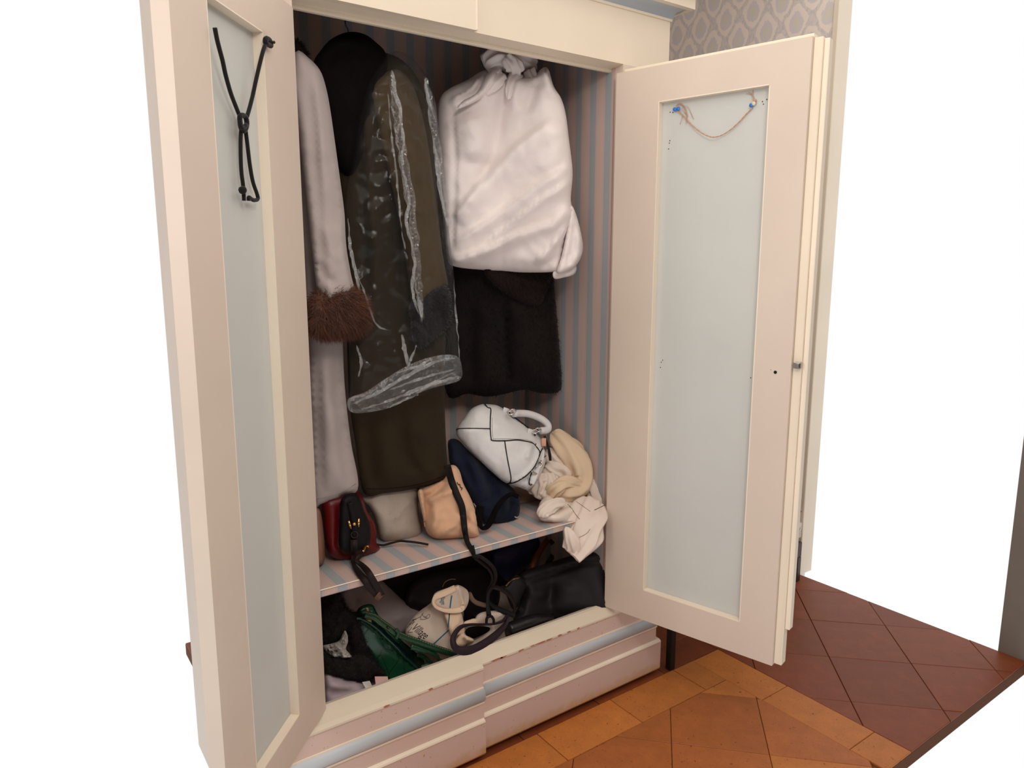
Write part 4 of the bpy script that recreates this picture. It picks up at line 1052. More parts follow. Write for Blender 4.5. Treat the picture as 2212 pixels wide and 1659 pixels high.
# ================================================================ things in the lower compartment
BZ = .25
def c3(*pts): return [(680+x/4.608, 1200+y/4.608) for x, y in pts]
M_pillow = fabric('greyish_white_cotton', (176, 162, 162), wr=.2)
t = thing('pillow', (.28, .36, BZ), 'greyish white pillow lying behind the green bag', 'pillow')
pl = Blob(c3((235, 420), (300, 330), (450, 280), (640, 245), (720, 300), (850, 420), (950, 500), (1055, 560), (1010, 650), (900, 760), (760, 830), (600, 800), (430, 760), (300, 640), (260, 520)), lambda x, y: .36-.0008*(y-1280), .05, .09, h=7, R=45, wr=.008, wrs=60, seed=50,
          folds=[(c3((330, 350), (400, 420), (420, 520)), 10, -.012), (c3((500, 330), (620, 420), (760, 500)), 20, .010), (c3((900, 520), (850, 600), (780, 660)), 10, .008)])
add('pillow_case', pl, M_pillow, t)
M_lilac = fabric('lilac_cloth', (176, 160, 168), wr=.4)
t_ = rebase(add('folded_cloth', Blob(c3((92, 1170), (200, 1190), (330, 1225), (450, 1255), (560, 1320), (520, 1400), (380, 1480), (250, 1560), (100, 1610), (88, 1400)), lambda x, y: .10-.0003*(y-1480), .05, .06, h=7, R=30, wr=.012, wrs=40, fine=.004, fines=20, seed=51,
         folds=[(c3((110, 1280), (250, 1300), (380, 1320)), 8, .010), (c3((120, 1350), (260, 1370), (400, 1340)), 7, -.010)]), M_lilac))
tag(t_, 'pale lilac cloth folded at the front left under the curly fur', 'cloth')
# curly black fur piece with crumpled paper in it
def curls(V, Fc, n, r, seed):
    VV, FF = [], []
    h0 = hairs(V, Fc, n, r*2.2, r*.10, seed, (0, 0, -.1), True, .9, .8)
    return h0
M_curl = fabric('black_curly_fur', (24, 17, 14), var=.4, sheen=.1)
t = thing('fur_stole', (.06, .16, BZ), 'black curly fur stole stuffed with crumpled paper beside the left door', 'stole')
for nm, ol, Yf, sd in (('upper_roll', c3((55, 420), (120, 390), (210, 380), (275, 440), (300, 515), (370, 570), (420, 585), (425, 680), (345, 735), (300, 780), (250, 840), (160, 890), (80, 890), (55, 700)), lambda x, y: .20-.0003*(y-1300), 52),
                      ('lower_roll', c3((70, 960), (150, 1000), (250, 1018), (350, 1020), (420, 985), (500, 985), (580, 1040), (640, 1110), (690, 1170), (660, 1200), (600, 1195), (560, 1230), (520, 1275), (450, 1262), (330, 1240), (200, 1205), (80, 1170)), lambda x, y: .125-.0003*(y-1430), 53),
                      ('side_roll', c3((350, 600), (430, 600), (500, 760), (540, 900), (580, 1040), (480, 1060), (390, 1010), (370, 880), (340, 740)), lambda x, y: .17-.0003*(y-1380), 54)):
    b = Blob(ol, Yf, .05, .06, h=5, R=26, wr=.010, wrs=12, fine=.010, fines=9, seed=sd)
    cm = b.mesh()
    add(nm, join(cm, hairs(cm[0], cm[1], 7000, .008, .0008, sd, (0, -.1, -.2), True, 1.0, 1.2)), M_curl, t)
t_ = rebase(add('tissue_paper', Blob(c3((80, 905), (150, 880), (240, 850), (280, 780), (300, 745), (325, 790), (330, 860), (310, 930), (350, 980), (372, 1020), (260, 1030), (160, 1000)), .13, .035, .04, h=3.2, R=12, wr=.034, wrs=11, fine=.014, fines=7, seed=55), mat('crumpled_white_paper', (190, 184, 178), .8), None, False))
tag(t_, 'crumpled greyish white paper tucked in the black curly fur', 'paper')
# --- green crocodile bag
def croc():
    q = NT('green_crocodile_leather')
    v = q.n('ShaderNodeTexVoronoi', feature='DISTANCE_TO_EDGE'); v.inputs['Scale'].default_value = 20; v.inputs['Randomness'].default_value = .55
    q.link(q.map((1.0, 1.0, .62), (.0, .35, .0)), v.inputs['Vector'])
    c = np.array(lin((10, 66, 48))[:3])
    q.color(q.mix(q.ramp(v.outputs['Distance'], [(.0, (1, 1, 1)), (.035, (0, 0, 0))]), q.ramp(q.noise(9, 3), [(.3, tuple(c*.7)), (.7, (c[0]*1.5, c[1]*1.15, c[2]*.8))]), tuple(c*.28)+(1,)))
    q.set(Roughness=.25); q.b.inputs['Specular IOR Level'].default_value = .6
    q.bump(q.math('MINIMUM', v.outputs['Distance'], .08), .4, .012)
    return q.m
M_green = croc()
M_greens = leather('green_leather_strap', (22, 58, 36), .3, 160, .2)
M_lining = fabric('dark_blue_lining', (18, 24, 46))
M_stitch = mat('pale_stitching', (170, 176, 120), .8)
t = thing('shoulder_bag', (.26, .15, BZ), 'green crocodile leather shoulder bag with a stitched strap at the front', 'handbag')
gf = Blob(c3((405, 640), (440, 625), (520, 665), (600, 720), (690, 810), (790, 905), (880, 1000), (960, 1075), (1045, 1145), (1010, 1190), (900, 1250), (740, 1300), (670, 1200), (600, 1060), (520, 960), (440, 900), (402, 800)), lambda x, y: .145-.00025*(x-800)-.0002*(y-1400), .012, .015, h=6, R=10, smooth=True, seed=56,
          folds=[(c3((590, 760), (700, 880), (860, 1040), (1000, 1160)), 3, -.006)])
add('front_panel', gf, M_green, t)
add('back_panel', Blob(c3((415, 600), (425, 540), (460, 505), (540, 482), (585, 500), (625, 580), (700, 680), (850, 830), (1000, 960), (1090, 1050), (1060, 1130), (960, 1060), (800, 900), (650, 740), (520, 640), (450, 625)), lambda x, y: .19-.00025*(x-800)-.0002*(y-1400), .012, .015, h=6, R=12, seed=57), M_green, t)
add('bag_lining', Blob(c3((450, 620), (520, 620), (640, 720), (800, 870), (960, 1030), (1050, 1120), (1030, 1140), (900, 1010), (700, 810), (560, 690), (470, 645)), lambda x, y: .165-.00025*(x-800)-.0002*(y-1400), .008, .008, h=6, R=8, seed=58), M_lining, t)
obj('bag_rim', tube([P(*c3(p)[0], .128-.00025*(c3(p)[0][0]-800)) for p in ((415, 630), (450, 628), (530, 665), (620, 730), (700, 810), (800, 905), (880, 995), (960, 1065), (1040, 1140))], .004, 6, 5), M_green, t)
Ys = lambda p: .12-.00034*(c3(p)[0][0]-800)
spts = [(500, 585), (590, 612), (660, 665), (740, 720), (815, 775), (900, 815), (1040, 865), (1190, 920), (1330, 965), (1455, 1000)]
s1 = obj('shoulder_strap', strap([P(*c3(p)[0], Ys(p)) for p in spts], [.020]*9+[.012], .0045, [0, 0, 5, 5, 5, 5, 0, 0, 0, 0]), M_greens, t)
for sgn in (-1, 1):
    L = []
    for i, p in enumerate(spts):
        a = spts[max(i-1, 0)]; b = spts[min(i+1, len(spts)-1)]
        d = nrm(np.array(b, float)-np.array(a, float)); nn = np.array([-d[1], d[0]])*sgn*24
        pp = (p[0]+nn[0], p[1]+nn[1]); q3 = P(*c3(pp)[0], Ys(p)); L.append(q3+nrm(CAM-q3)*.0035)
    path = catmull(L, 12)
    obj('strap_stitching', join(*[tube([path[i], path[i+1]], .0006, 4, 1) for i in range(0, len(path)-2, 2)]), M_stitch, s1)['kind'] = 'stuff'
obj('strap_keeper', strap([P(*c3((806, 735))[0], Ys((806, 770))-.006), P(*c3((830, 770))[0], Ys((806, 770))-.008), P(*c3((806, 832))[0], Ys((806, 770))-.006)], .012, .004), M_greens, s1)
bm = bmesh.new(); bmesh.ops.create_uvsphere(bm, u_segments=10, v_segments=6, radius=.0042)
bmesh.ops.translate(bm, verts=bm.verts, vec=Vector(P(*c3((728, 716))[0], Ys((728, 716))-.005)))
obj('strap_stud', bm, mat('dark_nickel', (70, 68, 66), .2, metal=1), s1)
lp = [(960, 905), (1060, 935), (1160, 960), (1225, 1010), (1232, 1060), (1180, 1095), (1110, 1105), (1060, 1120)]
obj('shoulder_strap', strap([P(*c3(p)[0], .085-.0002*(c3(p)[0][0]-880)) for p in lp], [.018, .018, .017, .012, .010, .014, .016, .016], .004, [10, 10, 20, 50, 60, 30, 10, 0]), M_greens, t)
obj('shoulder_strap', strap([P(*c3(p)[0], .10-.0002*(c3(p)[0][0]-880)) for p in ((1020, 985), (1090, 1010), (1140, 1060), (1170, 1090))], .013, .004, 10), M_greens, t)
M_tag = mat('straw_loop', (176, 150, 110), .8)
for a, b in (((522, 520), (532, 556)), ((520, 628), (560, 672))):
    obj('paper_stuffing', Blob(c3((a[0]-14, a[1]), (b[0], a[1]-2), (b[0]+8, b[1]), (a[0], b[1])), .135, .008, .004, h=3, smooth=False).mesh(), M_tag, t, False)
# pink card and white tag against the sill
def card(px, Y, th, m_, nm, label, cat):
    pts = [P(x, y, YY) for (x, y), YY in zip(px, Y)]
    n_ = nrm(np.cross(pts[1]-pts[0], pts[2]-pts[0])); n_ = n_ if np.dot(n_, CAM-pts[0]) > 0 else -n_
    k = len(pts)
    V = [p+n_*th for p in pts]+[p-n_*th for p in pts]
    F_ = [tuple(range(k)), tuple(range(2*k-1, k-1, -1))]+[(i, i+k, (i+1) % k+k, (i+1) % k) for i in range(k)]
    o = rebase(obj(nm, fix((V, F_)), m_, None, False)); tag(o, label, cat); return o
card(c3((596, 1204), (724, 1204), (736, 1275), (690, 1295), (610, 1310)), (.07, .055, .045, .045, .05), .0015, mat('pink_card', (214, 170, 166), .6), 'card', 'small pink card leaning behind the sill by the green bag', 'card')
card(c3((472, 1262), (548, 1250), (580, 1318), (518, 1345)), (.055, .05, .045, .045), .002, mat('white_tag_card', (220, 214, 212), .6), 'price_tag', 'small white tag under the curly fur by the sill', 'tag')
# --- printed canvas tote
M_canvas = fabric('natural_canvas', (206, 188, 172), 520, wr=.2)
M_canvas2 = fabric('peach_canvas', (228, 200, 172), 520, wr=.3)
M_teal = mat('teal_print', (40, 96, 122), .8)
M_ink = mat('black_print', (40, 42, 46), .8)
t = thing('tote_bag', (.47, .1, BZ), 'natural canvas tote bag printed Village with its handle folded over', 'tote bag')
tt = Blob([(876, 1362), (884, 1345), (900, 1325), (930, 1303), (950, 1285), (985, 1288), (1004, 1318), (1010, 1345), (1030, 1335), (1050, 1322), (1080, 1320), (1094, 1340), (1100, 1368), (1085, 1392), (1050, 1404), (1010, 1420), (970, 1428), (930, 1412), (900, 1392), (880, 1376)], lambda x, y: .155-.00012*(x-900)-.0004*(y-1300), .03, .06, h=5.5, R=30, wr=.006, wrs=40, seed=60,
          folds=[([(932, 1305), (925, 1340), (945, 1390)], 8, .006), ([(1005, 1345), (1012, 1380), (1000, 1410)], 6, -.014), ([(1060, 1340), (1070, 1370), (1050, 1395)], 8, .010)])
add('bag_body', tt, M_canvas, t)
def flat_text(s, name, org, a, b, m_, parent, surf, off=.0012):
    cu = bpy.data.curves.new('txt', 'FONT'); cu.body = s; cu.size = 1.0
    o = bpy.data.objects.new('txt', cu); COL.objects.link(o)
    dg = bpy.context.evaluated_depsgraph_get()
    me = bpy.data.meshes.new_from_object(o.evaluated_get(dg))
    bpy.data.objects.remove(o)
    bm = bmesh.new(); bm.from_mesh(me); bpy.data.meshes.remove(me)
    bmesh.ops.triangulate(bm, faces=bm.faces)
    bmesh.ops.subdivide_edges(bm, edges=[e for e in bm.edges if e.calc_length() > .25], cuts=2)
    pp = [(org[0]+v.co.x*a[0]+v.co.y*b[0], org[1]+v.co.x*a[1]+v.co.y*b[1]) for v in bm.verts]
    q = surf(pp, off)
    for v, c in zip(bm.verts, q): v.co = Vector(c)
    return obj(name, bm, m_, parent, False)
ts = lambda pp, off: tt.surf_many(pp, None, off)
e8 = lambda x, y: (880+x/8.732, 1240+y/8.732)
flat_text('Village', 'lettering', e8(72, 1030), (11.4, 8.9), (21, -16.5), M_ink, t, ts)
def pr(pts, r=.0007, m_=M_ink, nm='printed_line'): obj(nm, tube(tt.surf_many(catmull([np.array(e8(*p)) for p in pts], 5), None, .0008), r, 4, 1), m_, t)
pr([(100, 870), (200, 835), (262, 800), (285, 760), (310, 735)]); pr([(290, 765), (320, 815), (370, 805), (410, 765), (432, 785), (410, 830), (330, 860), (250, 862)])
pr([(330, 800), (350, 830), (385, 825)]); pr([(10, 1010), (60, 930), (110, 880), (180, 850)]); pr([(20, 1085), (70, 1040), (95, 1000)]); pr([(40, 960), (90, 930), (150, 900)]); pr([(15, 1095), (60, 1100), (110, 1095)]); pr([(255, 815), (262, 850)]); pr([(130, 870), (105, 960)])
# teal printed lines as thin strips on the cloth
def strip(pts, wpx, m_, nm, surf, par, off=.0014):
    pl_ = catmull([np.array(p, float) for p in pts], 6); V, F_ = [], []
    for i, p in enumerate(pl_):
        d = nrm(pl_[min(i+1, len(pl_)-1)]-pl_[max(i-1, 0)]); nn = np.array([-d[1], d[0]])*wpx/2
        V += list(surf([p-nn, p+nn], off))
        if i: F_.append((2*i-2, 2*i-1, 2*i+1, 2*i))
    return obj(nm, (V, F_), m_, par, False)
strip([e8(780, 1060), e8(650, 1180), e8(510, 1310), e8(420, 1400)], 2.6, M_teal, 'printed_stripe', ts, t)
flap = Blob([e8(*p) for p in ((700, 740), (840, 730), (1000, 720), (1050, 860), (1085, 1000), (1080, 1120), (960, 1160), (850, 1180), (790, 1060), (740, 890))], lambda x, y: .085-.0003*(y-1330), .012, .01, h=4, R=10, seed=61, folds=[([e8(1000, 730), e8(1060, 860), e8(980, 1000)], 4, -.006), ([e8(820, 1100), e8(900, 980), e8(1040, 900)], 5, .006)])
fo = add('folded_flap', flap, M_canvas2, t)
strip([e8(795, 740), e8(785, 860), e8(765, 1010)], 2.6, M_teal, 'printed_stripe', lambda p, o_: flap.surf_many(p, None, o_), fo)
roll = Blob([e8(*p) for p in ((450, 560), (470, 460), (530, 350), (700, 280), (880, 225), (960, 205), (1080, 260), (1150, 340), (1160, 480), (1130, 590), (1070, 690), (980, 720), (820, 725), (640, 690), (520, 630))], .088, .020, .03, h=4, R=16, seed=62, folds=[([e8(960, 215), e8(1000, 400), e8(1040, 600)], 4, .010), ([e8(1060, 300), e8(1100, 420), e8(1080, 600)], 4, -.014)])
ro = add('rolled_top', roll, M_canvas, t)
rs_ = lambda p, o_: roll.surf_many(p, None, o_)
strip([e8(838, 405), e8(820, 520), e8(805, 640)], 2.6, M_teal, 'printed_stripe', rs_, ro)
flat_text('Village', 'lettering', e8(618, 370), (1.2, 9.5), (14, -1.5), M_teal, ro, rs_)
obj('folded_handle', strap([P(*e8(x, y), .072) for x, y in ((900, 260), (780, 320), (640, 380), (540, 430), (492, 520), (530, 610), (640, 668), (760, 695), (900, 690), (1010, 655), (1035, 590))], [.018, .020, .020, .017, .010, .010, .011, .013, .016, .020, .016], .003, [0, 0, 0, 20, 30, 20, 10, 0, 0, 0, 0]), M_canvas2, ro)
obj('folded_handle', strap([P(*e8(x, y), .070) for x, y in ((930, 230), (965, 330), (1000, 450), (1035, 580))], .013, .003), M_canvas2, ro)
add('rolled_side', Blob([e8(*p) for p in ((1270, 850), (1330, 760), (1450, 710), (1700, 690), (1820, 730), (1850, 800), (1750, 900), (1600, 940), (1380, 960), (1250, 930))], .085, .025, .03, h=4, R=12, wr=.004, wrs=20, seed=63), M_canvas, t)
dk = Blob([e8(*p) for p in ((1070, 650), (1130, 660), (1280, 820), (1200, 870), (1080, 890), (1065, 760))], .10, .006, .01, h=4, R=8, seed=64)
do = add('black_label', dk, M_blackwool, t)
flat_text('Fresh', 'lettering', e8(1110, 650), (5, 5.4), (5.4, -5), mat('white_print', (200, 196, 190), .8), do, lambda p, o_: dk.surf_many(p, None, o_), .0012) if False else None
add('inner_flap', Blob([e8(*p) for p in ((1080, 900), (1180, 860), (1280, 840), (1390, 930), (1300, 960), (1080, 970))], .075, .008, .01, h=4, R=8, seed=65), M_canvas2, t)
add('inner_cloth', Blob([e8(*p) for p in ((890, 1310), (960, 1180), (1060, 1090), (1100, 1150), (1250, 1230), (1240, 1290), (1120, 1330), (1000, 1390), (900, 1390))], .068, .016, .02, h=4, R=10, wr=.006, wrs=14, seed=66, folds=[([e8(1060, 1200), e8(1080, 1280), e8(1120, 1330)], 3, -.012), ([e8(1100, 1230), e8(1200, 1240), e8(1240, 1260)], 4, .010)]), M_canvas2, t)
add('black_shade_patch', Blob([e8(*p) for p in ((1090, 1080), (1180, 1000), (1400, 985), (1560, 1010), (1520, 1090), (1300, 1200), (1150, 1200))], .070, .004, .01, h=5, R=10, seed=67), M_blackwool, t)  # black patch put in for the shade inside the belt loop
obj('rope_handle', tube([P(*e8(x, y), .10) for x, y in ((1170, 370), (1220, 470), (1300, 540), (1420, 580), (1490, 590))], .0075, 8, 5), fabric('khaki_rope', (112, 94, 72)), t)
# --- plum belt curled over the sill
bl = [(1880, 800), (1780, 895), (1600, 945), (1400, 948), (1180, 955), (1010, 1000), (905, 1110), (862, 1230), (880, 1350), (960, 1430), (1100, 1450), (1280, 1410), (1460, 1310), (1620, 1190), (1760, 1060), (1860, 930)]
by = [.06, .05, .045, .045, .05, .05, .045, .035, .025, .018, .012, .012, .018, .028, .04, .052]
bw = [.014, .010, .009, .009, .010, .014, .016, .018, .020, .023, .026, .027, .026, .024, .021, .016]
t_ = rebase(obj('belt', strap([P(*e8(*p), y) for p, y in zip(bl, by)], bw, .0035, [30, 50, 65, 65, 55, 30, 15, 10, 10, 5, 0, 0, 0, 0, 5, 15], closed=True), leather('plum_leather', (38, 22, 31), .55, spec=.25)))
tag(t_, 'dark plum leather belt curled in a loop over the tote bag', 'belt')
# --- large black bag on the right
t = thing('duffel_bag', (.85, .2, BZ), 'large black leather bag filling the lower right of the wardrobe', 'bag')
bb = Blob(c4((1130, 530), (1200, 480), (1300, 440), (1500, 380), (1700, 315), (1900, 262), (2060, 240), (2110, 320), (2130, 600), (2120, 890), (2000, 940), (1800, 1000), (1500, 1080), (1300, 1140), (1160, 1190), (1080, 1210), (1050, 1140), (1080, 1000), (1140, 850), (1170, 720), (1150, 600)), lambda x, y: .17-.0005*(y-1290)-.0012*max(0, x-1190), .06, .10, h=7, R=30, wr=.006, wrs=70, seed=70,
          folds=[(c4((1180, 620), (1350, 560), (1600, 480), (1850, 400), (2090, 390)), 5, -.022), (c4((1150, 540), (1400, 470), (1700, 380), (2000, 320)), 14, .016), (c4((1500, 620), (1480, 750), (1420, 850)), 12, -.014), (c4((1250, 700), (1350, 740), (1450, 720)), 10, .010), (c4((1210, 640), (1190, 800), (1140, 1000)), 6, -.018), (c4((1700, 600), (1650, 800), (1600, 950)), 24, .010)])
M_bigblk = leather('soft_black_leather', (30, 27, 29), .62, 340, .12, spec=.3)
add('bag_body', bb, M_bigblk, t)
gp = Blob(c4((940, 660), (1000, 640), (1060, 560), (1110, 520), (1200, 590), (1210, 660), (1170, 760), (1120, 880), (1060, 900), (1000, 760)), .135, .03, .05, h=6, R=18, seed=71)
add('end_pocket', gp, M_bigblk, t)
obj('zip', tube([gp.surf(*c4(p)[0], .004) for p in ((990, 650), (1030, 605), (1080, 572), (1140, 560))], .0035, 6, 5), mat('aged_brass', (120, 92, 62), .4, metal=.8), t)
obj('base_roll', tube(P3([c4((1020, 1140))[0]+(.06,), c4((1150, 1090))[0]+(.06,), c4((1300, 1040))[0]+(.06,), c4((1500, 1030))[0]+(.07,)]), .024, 14, 6), leather('shiny_black_leather', (26, 24, 26), .28), t)
# --- at the back: navy bag, brown strap, dark bags
t = thing('nylon_bag', (.80, .40, BZ), 'dark blue nylon bag at the back of the lower compartment', 'bag')
nb = Blob(c4((830, 300), (900, 240), (1100, 170), (1300, 105), (1420, 70), (1420, 200), (1300, 350), (1220, 440), (1100, 540), (1020, 600), (930, 540), (860, 480)), lambda x, y: .40-.0004*(y-1220), .03, .06, h=7, R=30, wr=.006, seed=72, folds=[(c4((1330, 130), (1260, 280), (1140, 470)), 4, .010, 'c'), (c4((1200, 160), (1120, 330), (1000, 480)), 16, .010)])
add('bag_body', nb, mat('dark_blue_nylon', (52, 54, 96), .4, spec=.5), t)
t = thing('cloth_bag', (1.0, .36, BZ), 'charcoal cloth bag with a chestnut leather handle at the back behind the large black bag', 'bag')
add('bag_body', Blob(c4((1480, 130), (1600, 60), (1760, 40), (1900, 120), (2060, 200), (2060, 300), (1800, 330), (1560, 380), (1420, 420), (1500, 260)), .33, .04, .05, h=8, R=25, wr=.008, seed=73), fabric('charcoal_cloth', (56, 52, 58)), t)
obj('handle', strap(P3([c4((1530, 55))[0]+(.37,), c4((1460, 130))[0]+(.345,), c4((1390, 230))[0]+(.325,), c4((1330, 330))[0]+(.31,), c4((1290, 420))[0]+(.30,), c4((1280, 500))[0]+(.29,)]), [.020, .022, .022, .022, .020, .018], .004), leather('chestnut_leather', (120, 58, 26), .4), t)
t_ = rebase(add('leather_bag', Blob([(872, 1300), (882, 1262), (920, 1238), (980, 1226), (1040, 1222), (1070, 1250), (1080, 1290), (1060, 1330), (1000, 1340), (930, 1330), (885, 1318)], lambda x, y: .36-.0005*(y-1280), .05, .06, h=7, R=28, wr=.008, seed=74), leather('black_plum_leather', (30, 22, 26), .5)))
tag(t_, 'dark plum black leather bag in the shade behind the tote', 'bag')
obj_h = obj('drawstring', tube([P(*e8(x, y), .10) for x, y in ((660, 250), (690, 180), (740, 130), (830, 98), (910, 100))], .0012, 5, 5), mat('brown_cord', (120, 88, 62), .8)); tag(rebase(obj_h), 'thin brown cord arching above the folded tote handle', 'cord')
# ================================================================ cord, twine, pins, room bits
def onL(x, y, t_=.0):
    d = ray(x, y); n = NL; p0 = HL+NL*t_
    return CAM + d*(np.dot(n, p0-CAM)/np.dot(n, d))
def onR(x, y, t_=.0):
    d = ray(x, y); n = NR; p0 = HR+NR*t_
    return CAM + d*(np.dot(n, p0-CAM)/np.dot(n, d))
def cL(*pts): return [(480+x/4.15, 60+y/4.15) for x, y in pts]
M_cord = fabric('black_braided_cord', (22, 19, 18), 900)
k0 = onL(*cL((190, 840))[0], .01)
t = thing('cord', tuple(k0), 'black braided cord knotted in a loop hanging from nails on the left door', 'cord')
def cl(pts, ts): return [onL(*cL(p)[0], a) for p, a in zip(pts, ts)]
nail2 = onL(462, 44, 0)
obj('cord_strand', tube(cl([(398, 130), (372, 190), (345, 290), (305, 460), (275, 600), (245, 720), (222, 795)], [.008, .008, .006, .0, -.005, -.007, -.008]), .0042, 8, 6), M_cord, t)
obj('cord_strand', tube([onL(464, 60, .010), onL(470, 90, .008)]+cl([(2, 290), (30, 420), (75, 580), (120, 700), (158, 795)], [.004, .0, -.004, -.006, -.007]), .0042, 8, 6), M_cord, t)
kn_ = cl([(158, 800), (175, 785), (205, 795), (220, 840), (215, 890), (195, 925), (172, 905), (162, 860)], [-.003]*8)
obj('knot', tube(kn_, .0052, 8, 5, True), M_cord, t)
obj('knot', tube(cl([(158, 830), (165, 880), (190, 900), (215, 870)], [.001]*4), .0048, 8, 5), M_cord, t)
obj('cord_tail', tube(cl([(172, 890), (165, 1000), (166, 1150), (172, 1290), (188, 1420), (196, 1550)], [-.006]*6), .0042, 8, 6), M_cord, t)
bm = bmesh.new(); bmesh.ops.create_icosphere(bm, subdivisions=2, radius=.0085)
for v in bm.verts: v.co *= 1+.15*noise.noise(v.co*220)
bmesh.ops.translate(bm, verts=bm.verts, vec=Vector(onL(*cL((184, 1455))[0], -.003)))
obj('end_knot', bm, M_cord, t)
obj('cord_tail', tube(cl([(208, 900), (225, 1040), (248, 1230), (275, 1380), (312, 1490), (318, 1535), (280, 1545), (240, 1520), (238, 1550)], [-.006]*9), .0042, 8, 6), M_cord, t)
obj('loop_knot', tube(cl([(388, 105), (405, 98), (428, 120), (436, 160), (415, 150), (392, 140)], [.009]*6), .0055, 8, 5, True), M_cord, t)
for nm, q in (('nail', (408, 128)),):
    a, b = onL(*cL(q)[0], -.005), onL(*cL((462, 130))[0], .016)
    o = rebase(obj('nail', join(tube([a, b], .0011, 6, 1), tube([b, b+nrm(b-a)*.0015], .0032, 8, 1)), mat('iron_nail', (60, 54, 50), .4, metal=.8)))
    tag(o, 'small iron nail in the left door holding the black cord', 'nail')
# --- twine on the right door with pushed-in pins
def cT(*pts): return [(1400+x/7.373, 160+y/7.373) for x, y in pts]
M_twine = fabric('pinkish_twine', (196, 152, 124), 900)
PT = -.022
k0 = onR(*cT((1040, 1000))[0], PT)
t = thing('twine', tuple(k0), 'twisted pinkish twine sagging between pins on the right door panel', 'twine')
tp_ = [(480, 590), (540, 645), (610, 720), (700, 820), (840, 930), (960, 990), (1060, 1003), (1180, 970), (1320, 880), (1450, 760), (1560, 640), (1660, 540)]
tt_ = [.005, .005, .005, .006, .010, .013, .014, .013, .010, .007, .005, .004]
cen = catmull([onR(*cT(p)[0], PT+a) for p, a in zip(tp_, tt_)], 14)
for ph in (0, math.pi):
    L = []
    for i, p in enumerate(cen):
        tg = nrm(cen[min(i+1, len(cen)-1)]-cen[max(i-1, 0)]); s_ = nrm(np.cross(tg, NR))
        an = ph+i*.42
        L.append(p+(s_*math.cos(an)+NR*math.sin(an))*.0009)
    obj('twine_ply', tube(L, .0010, 6, 1), M_twine, t)
fray = [[(470, 560), (450, 500), (500, 470), (560, 500), (600, 580), (622, 660), (610, 720), (606, 780)], [(480, 570), (500, 490), (560, 510), (610, 600), (628, 680)], [(560, 500), (540, 560), (600, 640), (618, 720), (605, 785)],
        [(580, 505), (630, 530), (680, 620), (722, 715)], [(545, 660), (530, 730), (508, 800)], [(460, 560), (455, 500), (510, 480), (575, 540), (600, 620)],
        [(1690, 470), (1680, 400), (1640, 330), (1560, 310)], [(1690, 460), (1670, 380), (1640, 320), (1600, 290)], [(1695, 450), (1665, 350), (1650, 300)], [(1690, 450), (1665, 360), (1670, 260)]]
for f in fray:
    obj('frayed_strand', tube([onR(*cT(p)[0], PT+.004+.002*math.sin(i*2)) for i, p in enumerate(f)], .0007, 5, 6), M_twine, t)
bm = bmesh.new(); bmesh.ops.create_icosphere(bm, subdivisions=2, radius=.0045)
bmesh.ops.translate(bm, verts=bm.verts, vec=Vector(onR(*cT((1700, 425))[0], PT+.005)))
obj('twine_knot', bm, M_twine, t)
def pin(px, col, label):
    c = onR(*cT(px)[0], PT)
    prof = [(0.0, .0008), (.0015, .0012), (.0022, .0048), (.0030, .0060), (.0040, .0058), (.0048, .0044), (.0053, .0)]
    V, F_ = [], []; n = 14
    s_ = np.cross(NR, [0, 0, 1])
    for h_, r_ in prof:
        for k in range(n):
            a = 2*math.pi*k/n
            V.append(c+NR*(h_+.004)+s_*r_*math.cos(a)+np.array([0, 0, 1])*r_*math.sin(a))
    for i in range(len(prof)-1):
        for k in range(n): F_.append((i*n+k, i*n+(k+1) % n, (i+1)*n+(k+1) % n, (i+1)*n+k))
    t_ = thing('push_pin', tuple(c), label, 'pin', 'pins on the right door')
    obj('pin_head', (V, F_), col, t_)
    obj('pin_shaft', tube([c-NR*.004, c+NR*.005], .0006, 5, 1), M_steel, t_)
M_bp = mat('blue_plastic', (36, 112, 200), .3, spec=.5)
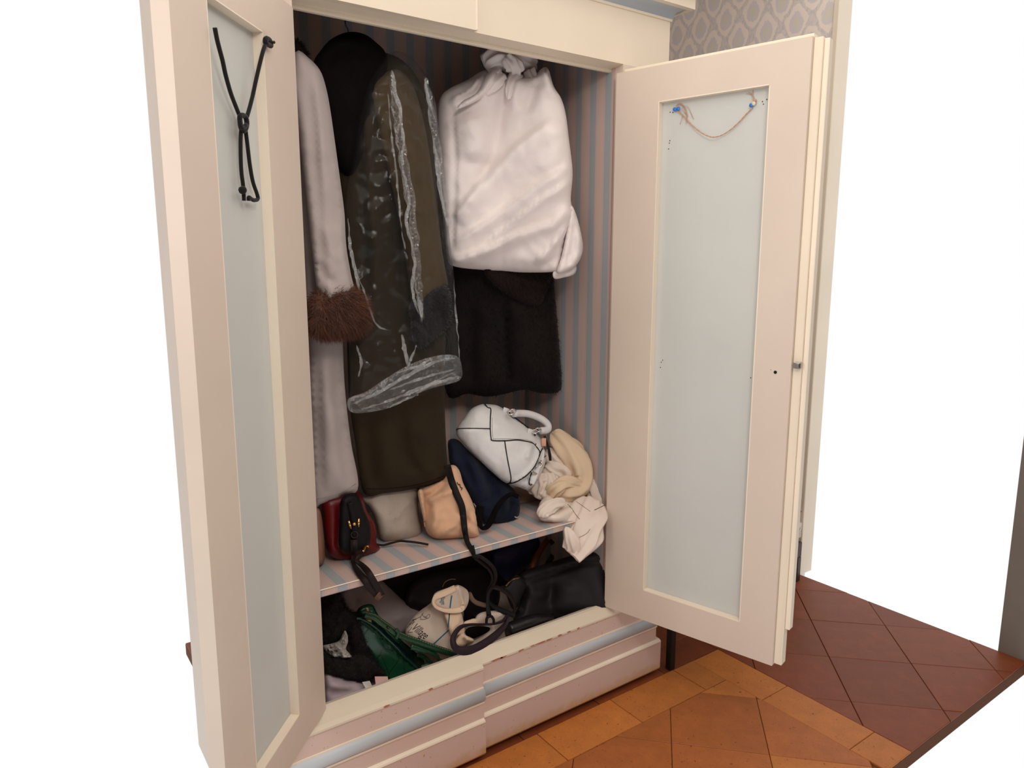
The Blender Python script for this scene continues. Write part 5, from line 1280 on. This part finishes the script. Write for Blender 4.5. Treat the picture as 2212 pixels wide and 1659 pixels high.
pin((440, 568), M_bp, 'blue pin holding the left end of the twine, nearer the door hinge')
pin((497, 560), M_bp, 'blue pin holding the left end of the twine, under the frayed loop')
pin((1658, 502), M_bp, 'blue pin at the right end of the twine')
pin((1696, 476), mat('cream_plastic', (214, 204, 170), .4), 'cream pin at the right end of the twine')
# --- small dark stand behind the right door
M_ebony = mat('ebonised_wood', (24, 21, 19), .5)
t = thing('side_table', (1.52, .12, 0), 'small black table standing behind the right door, one leg showing', 'table')
for x, y in ((1.34, -.028), (1.68, -.028), (1.34, .26), (1.68, .26)):
    obj('leg', box(x-.013, x+.013, y-.013, y+.013, .0006, .58, .002), M_ebony, t, False)
obj('table_top', box(1.315, 1.705, -.05, .285, .58, .60, .004), M_ebony, t, False)
# --- patterned armchair far right
def upholstery():
    q = NT('floral_upholstery')
    v = q.noise(34, 3, .6, dist=2.2)
    col = q.ramp(v, [(.50, lin((212, 196, 180))), (.56, lin((150, 116, 100))), (.60, lin((206, 190, 172))), (.70, lin((140, 134, 112)))])
    q.color(col); q.set(Roughness=.85); return q.m
M_uph = upholstery(); M_mah = mat('dark_mahogany', (58, 32, 24), .35)
t = thing('armchair', (2.25, .32, 0), 'armchair with pale floral upholstery and dark wood frame beyond the right door', 'chair')
ax0, ax1, ay0, ay1 = 2.06, 2.44, .13, .52
obj('seat', box(ax0, ax1, ay0, ay1, .20, .335, .03, 3), M_uph, t)
obj('seat_rail', box(ax0+.005, ax1-.005, ay0+.005, ay1-.005, .125, .20, .004), M_mah, t, False)
obj('backrest', box(ax0+.02, ax1-.02, ay1-.06, ay1, .335, .70, .02, 3), M_mah, t)
for x in (ax0+.02, ax1-.02):
    for y in (ay0+.02, ay1-.02):
        obj('leg', box(x-.015, x+.015, y-.015, y+.015, .0006, .125, .003), M_mah, t, False)
for x in (ax0+.015, ax1-.015):
    obj('armrest', strap([(x, ay0+.03, .34), (x, ay0+.10, .45), (x, ay1-.12, .56), (x, ay1-.04, .62)], .03, .03), mat('walnut_arm', (112, 70, 50), .4) if x > 2.3 else M_mah, t)
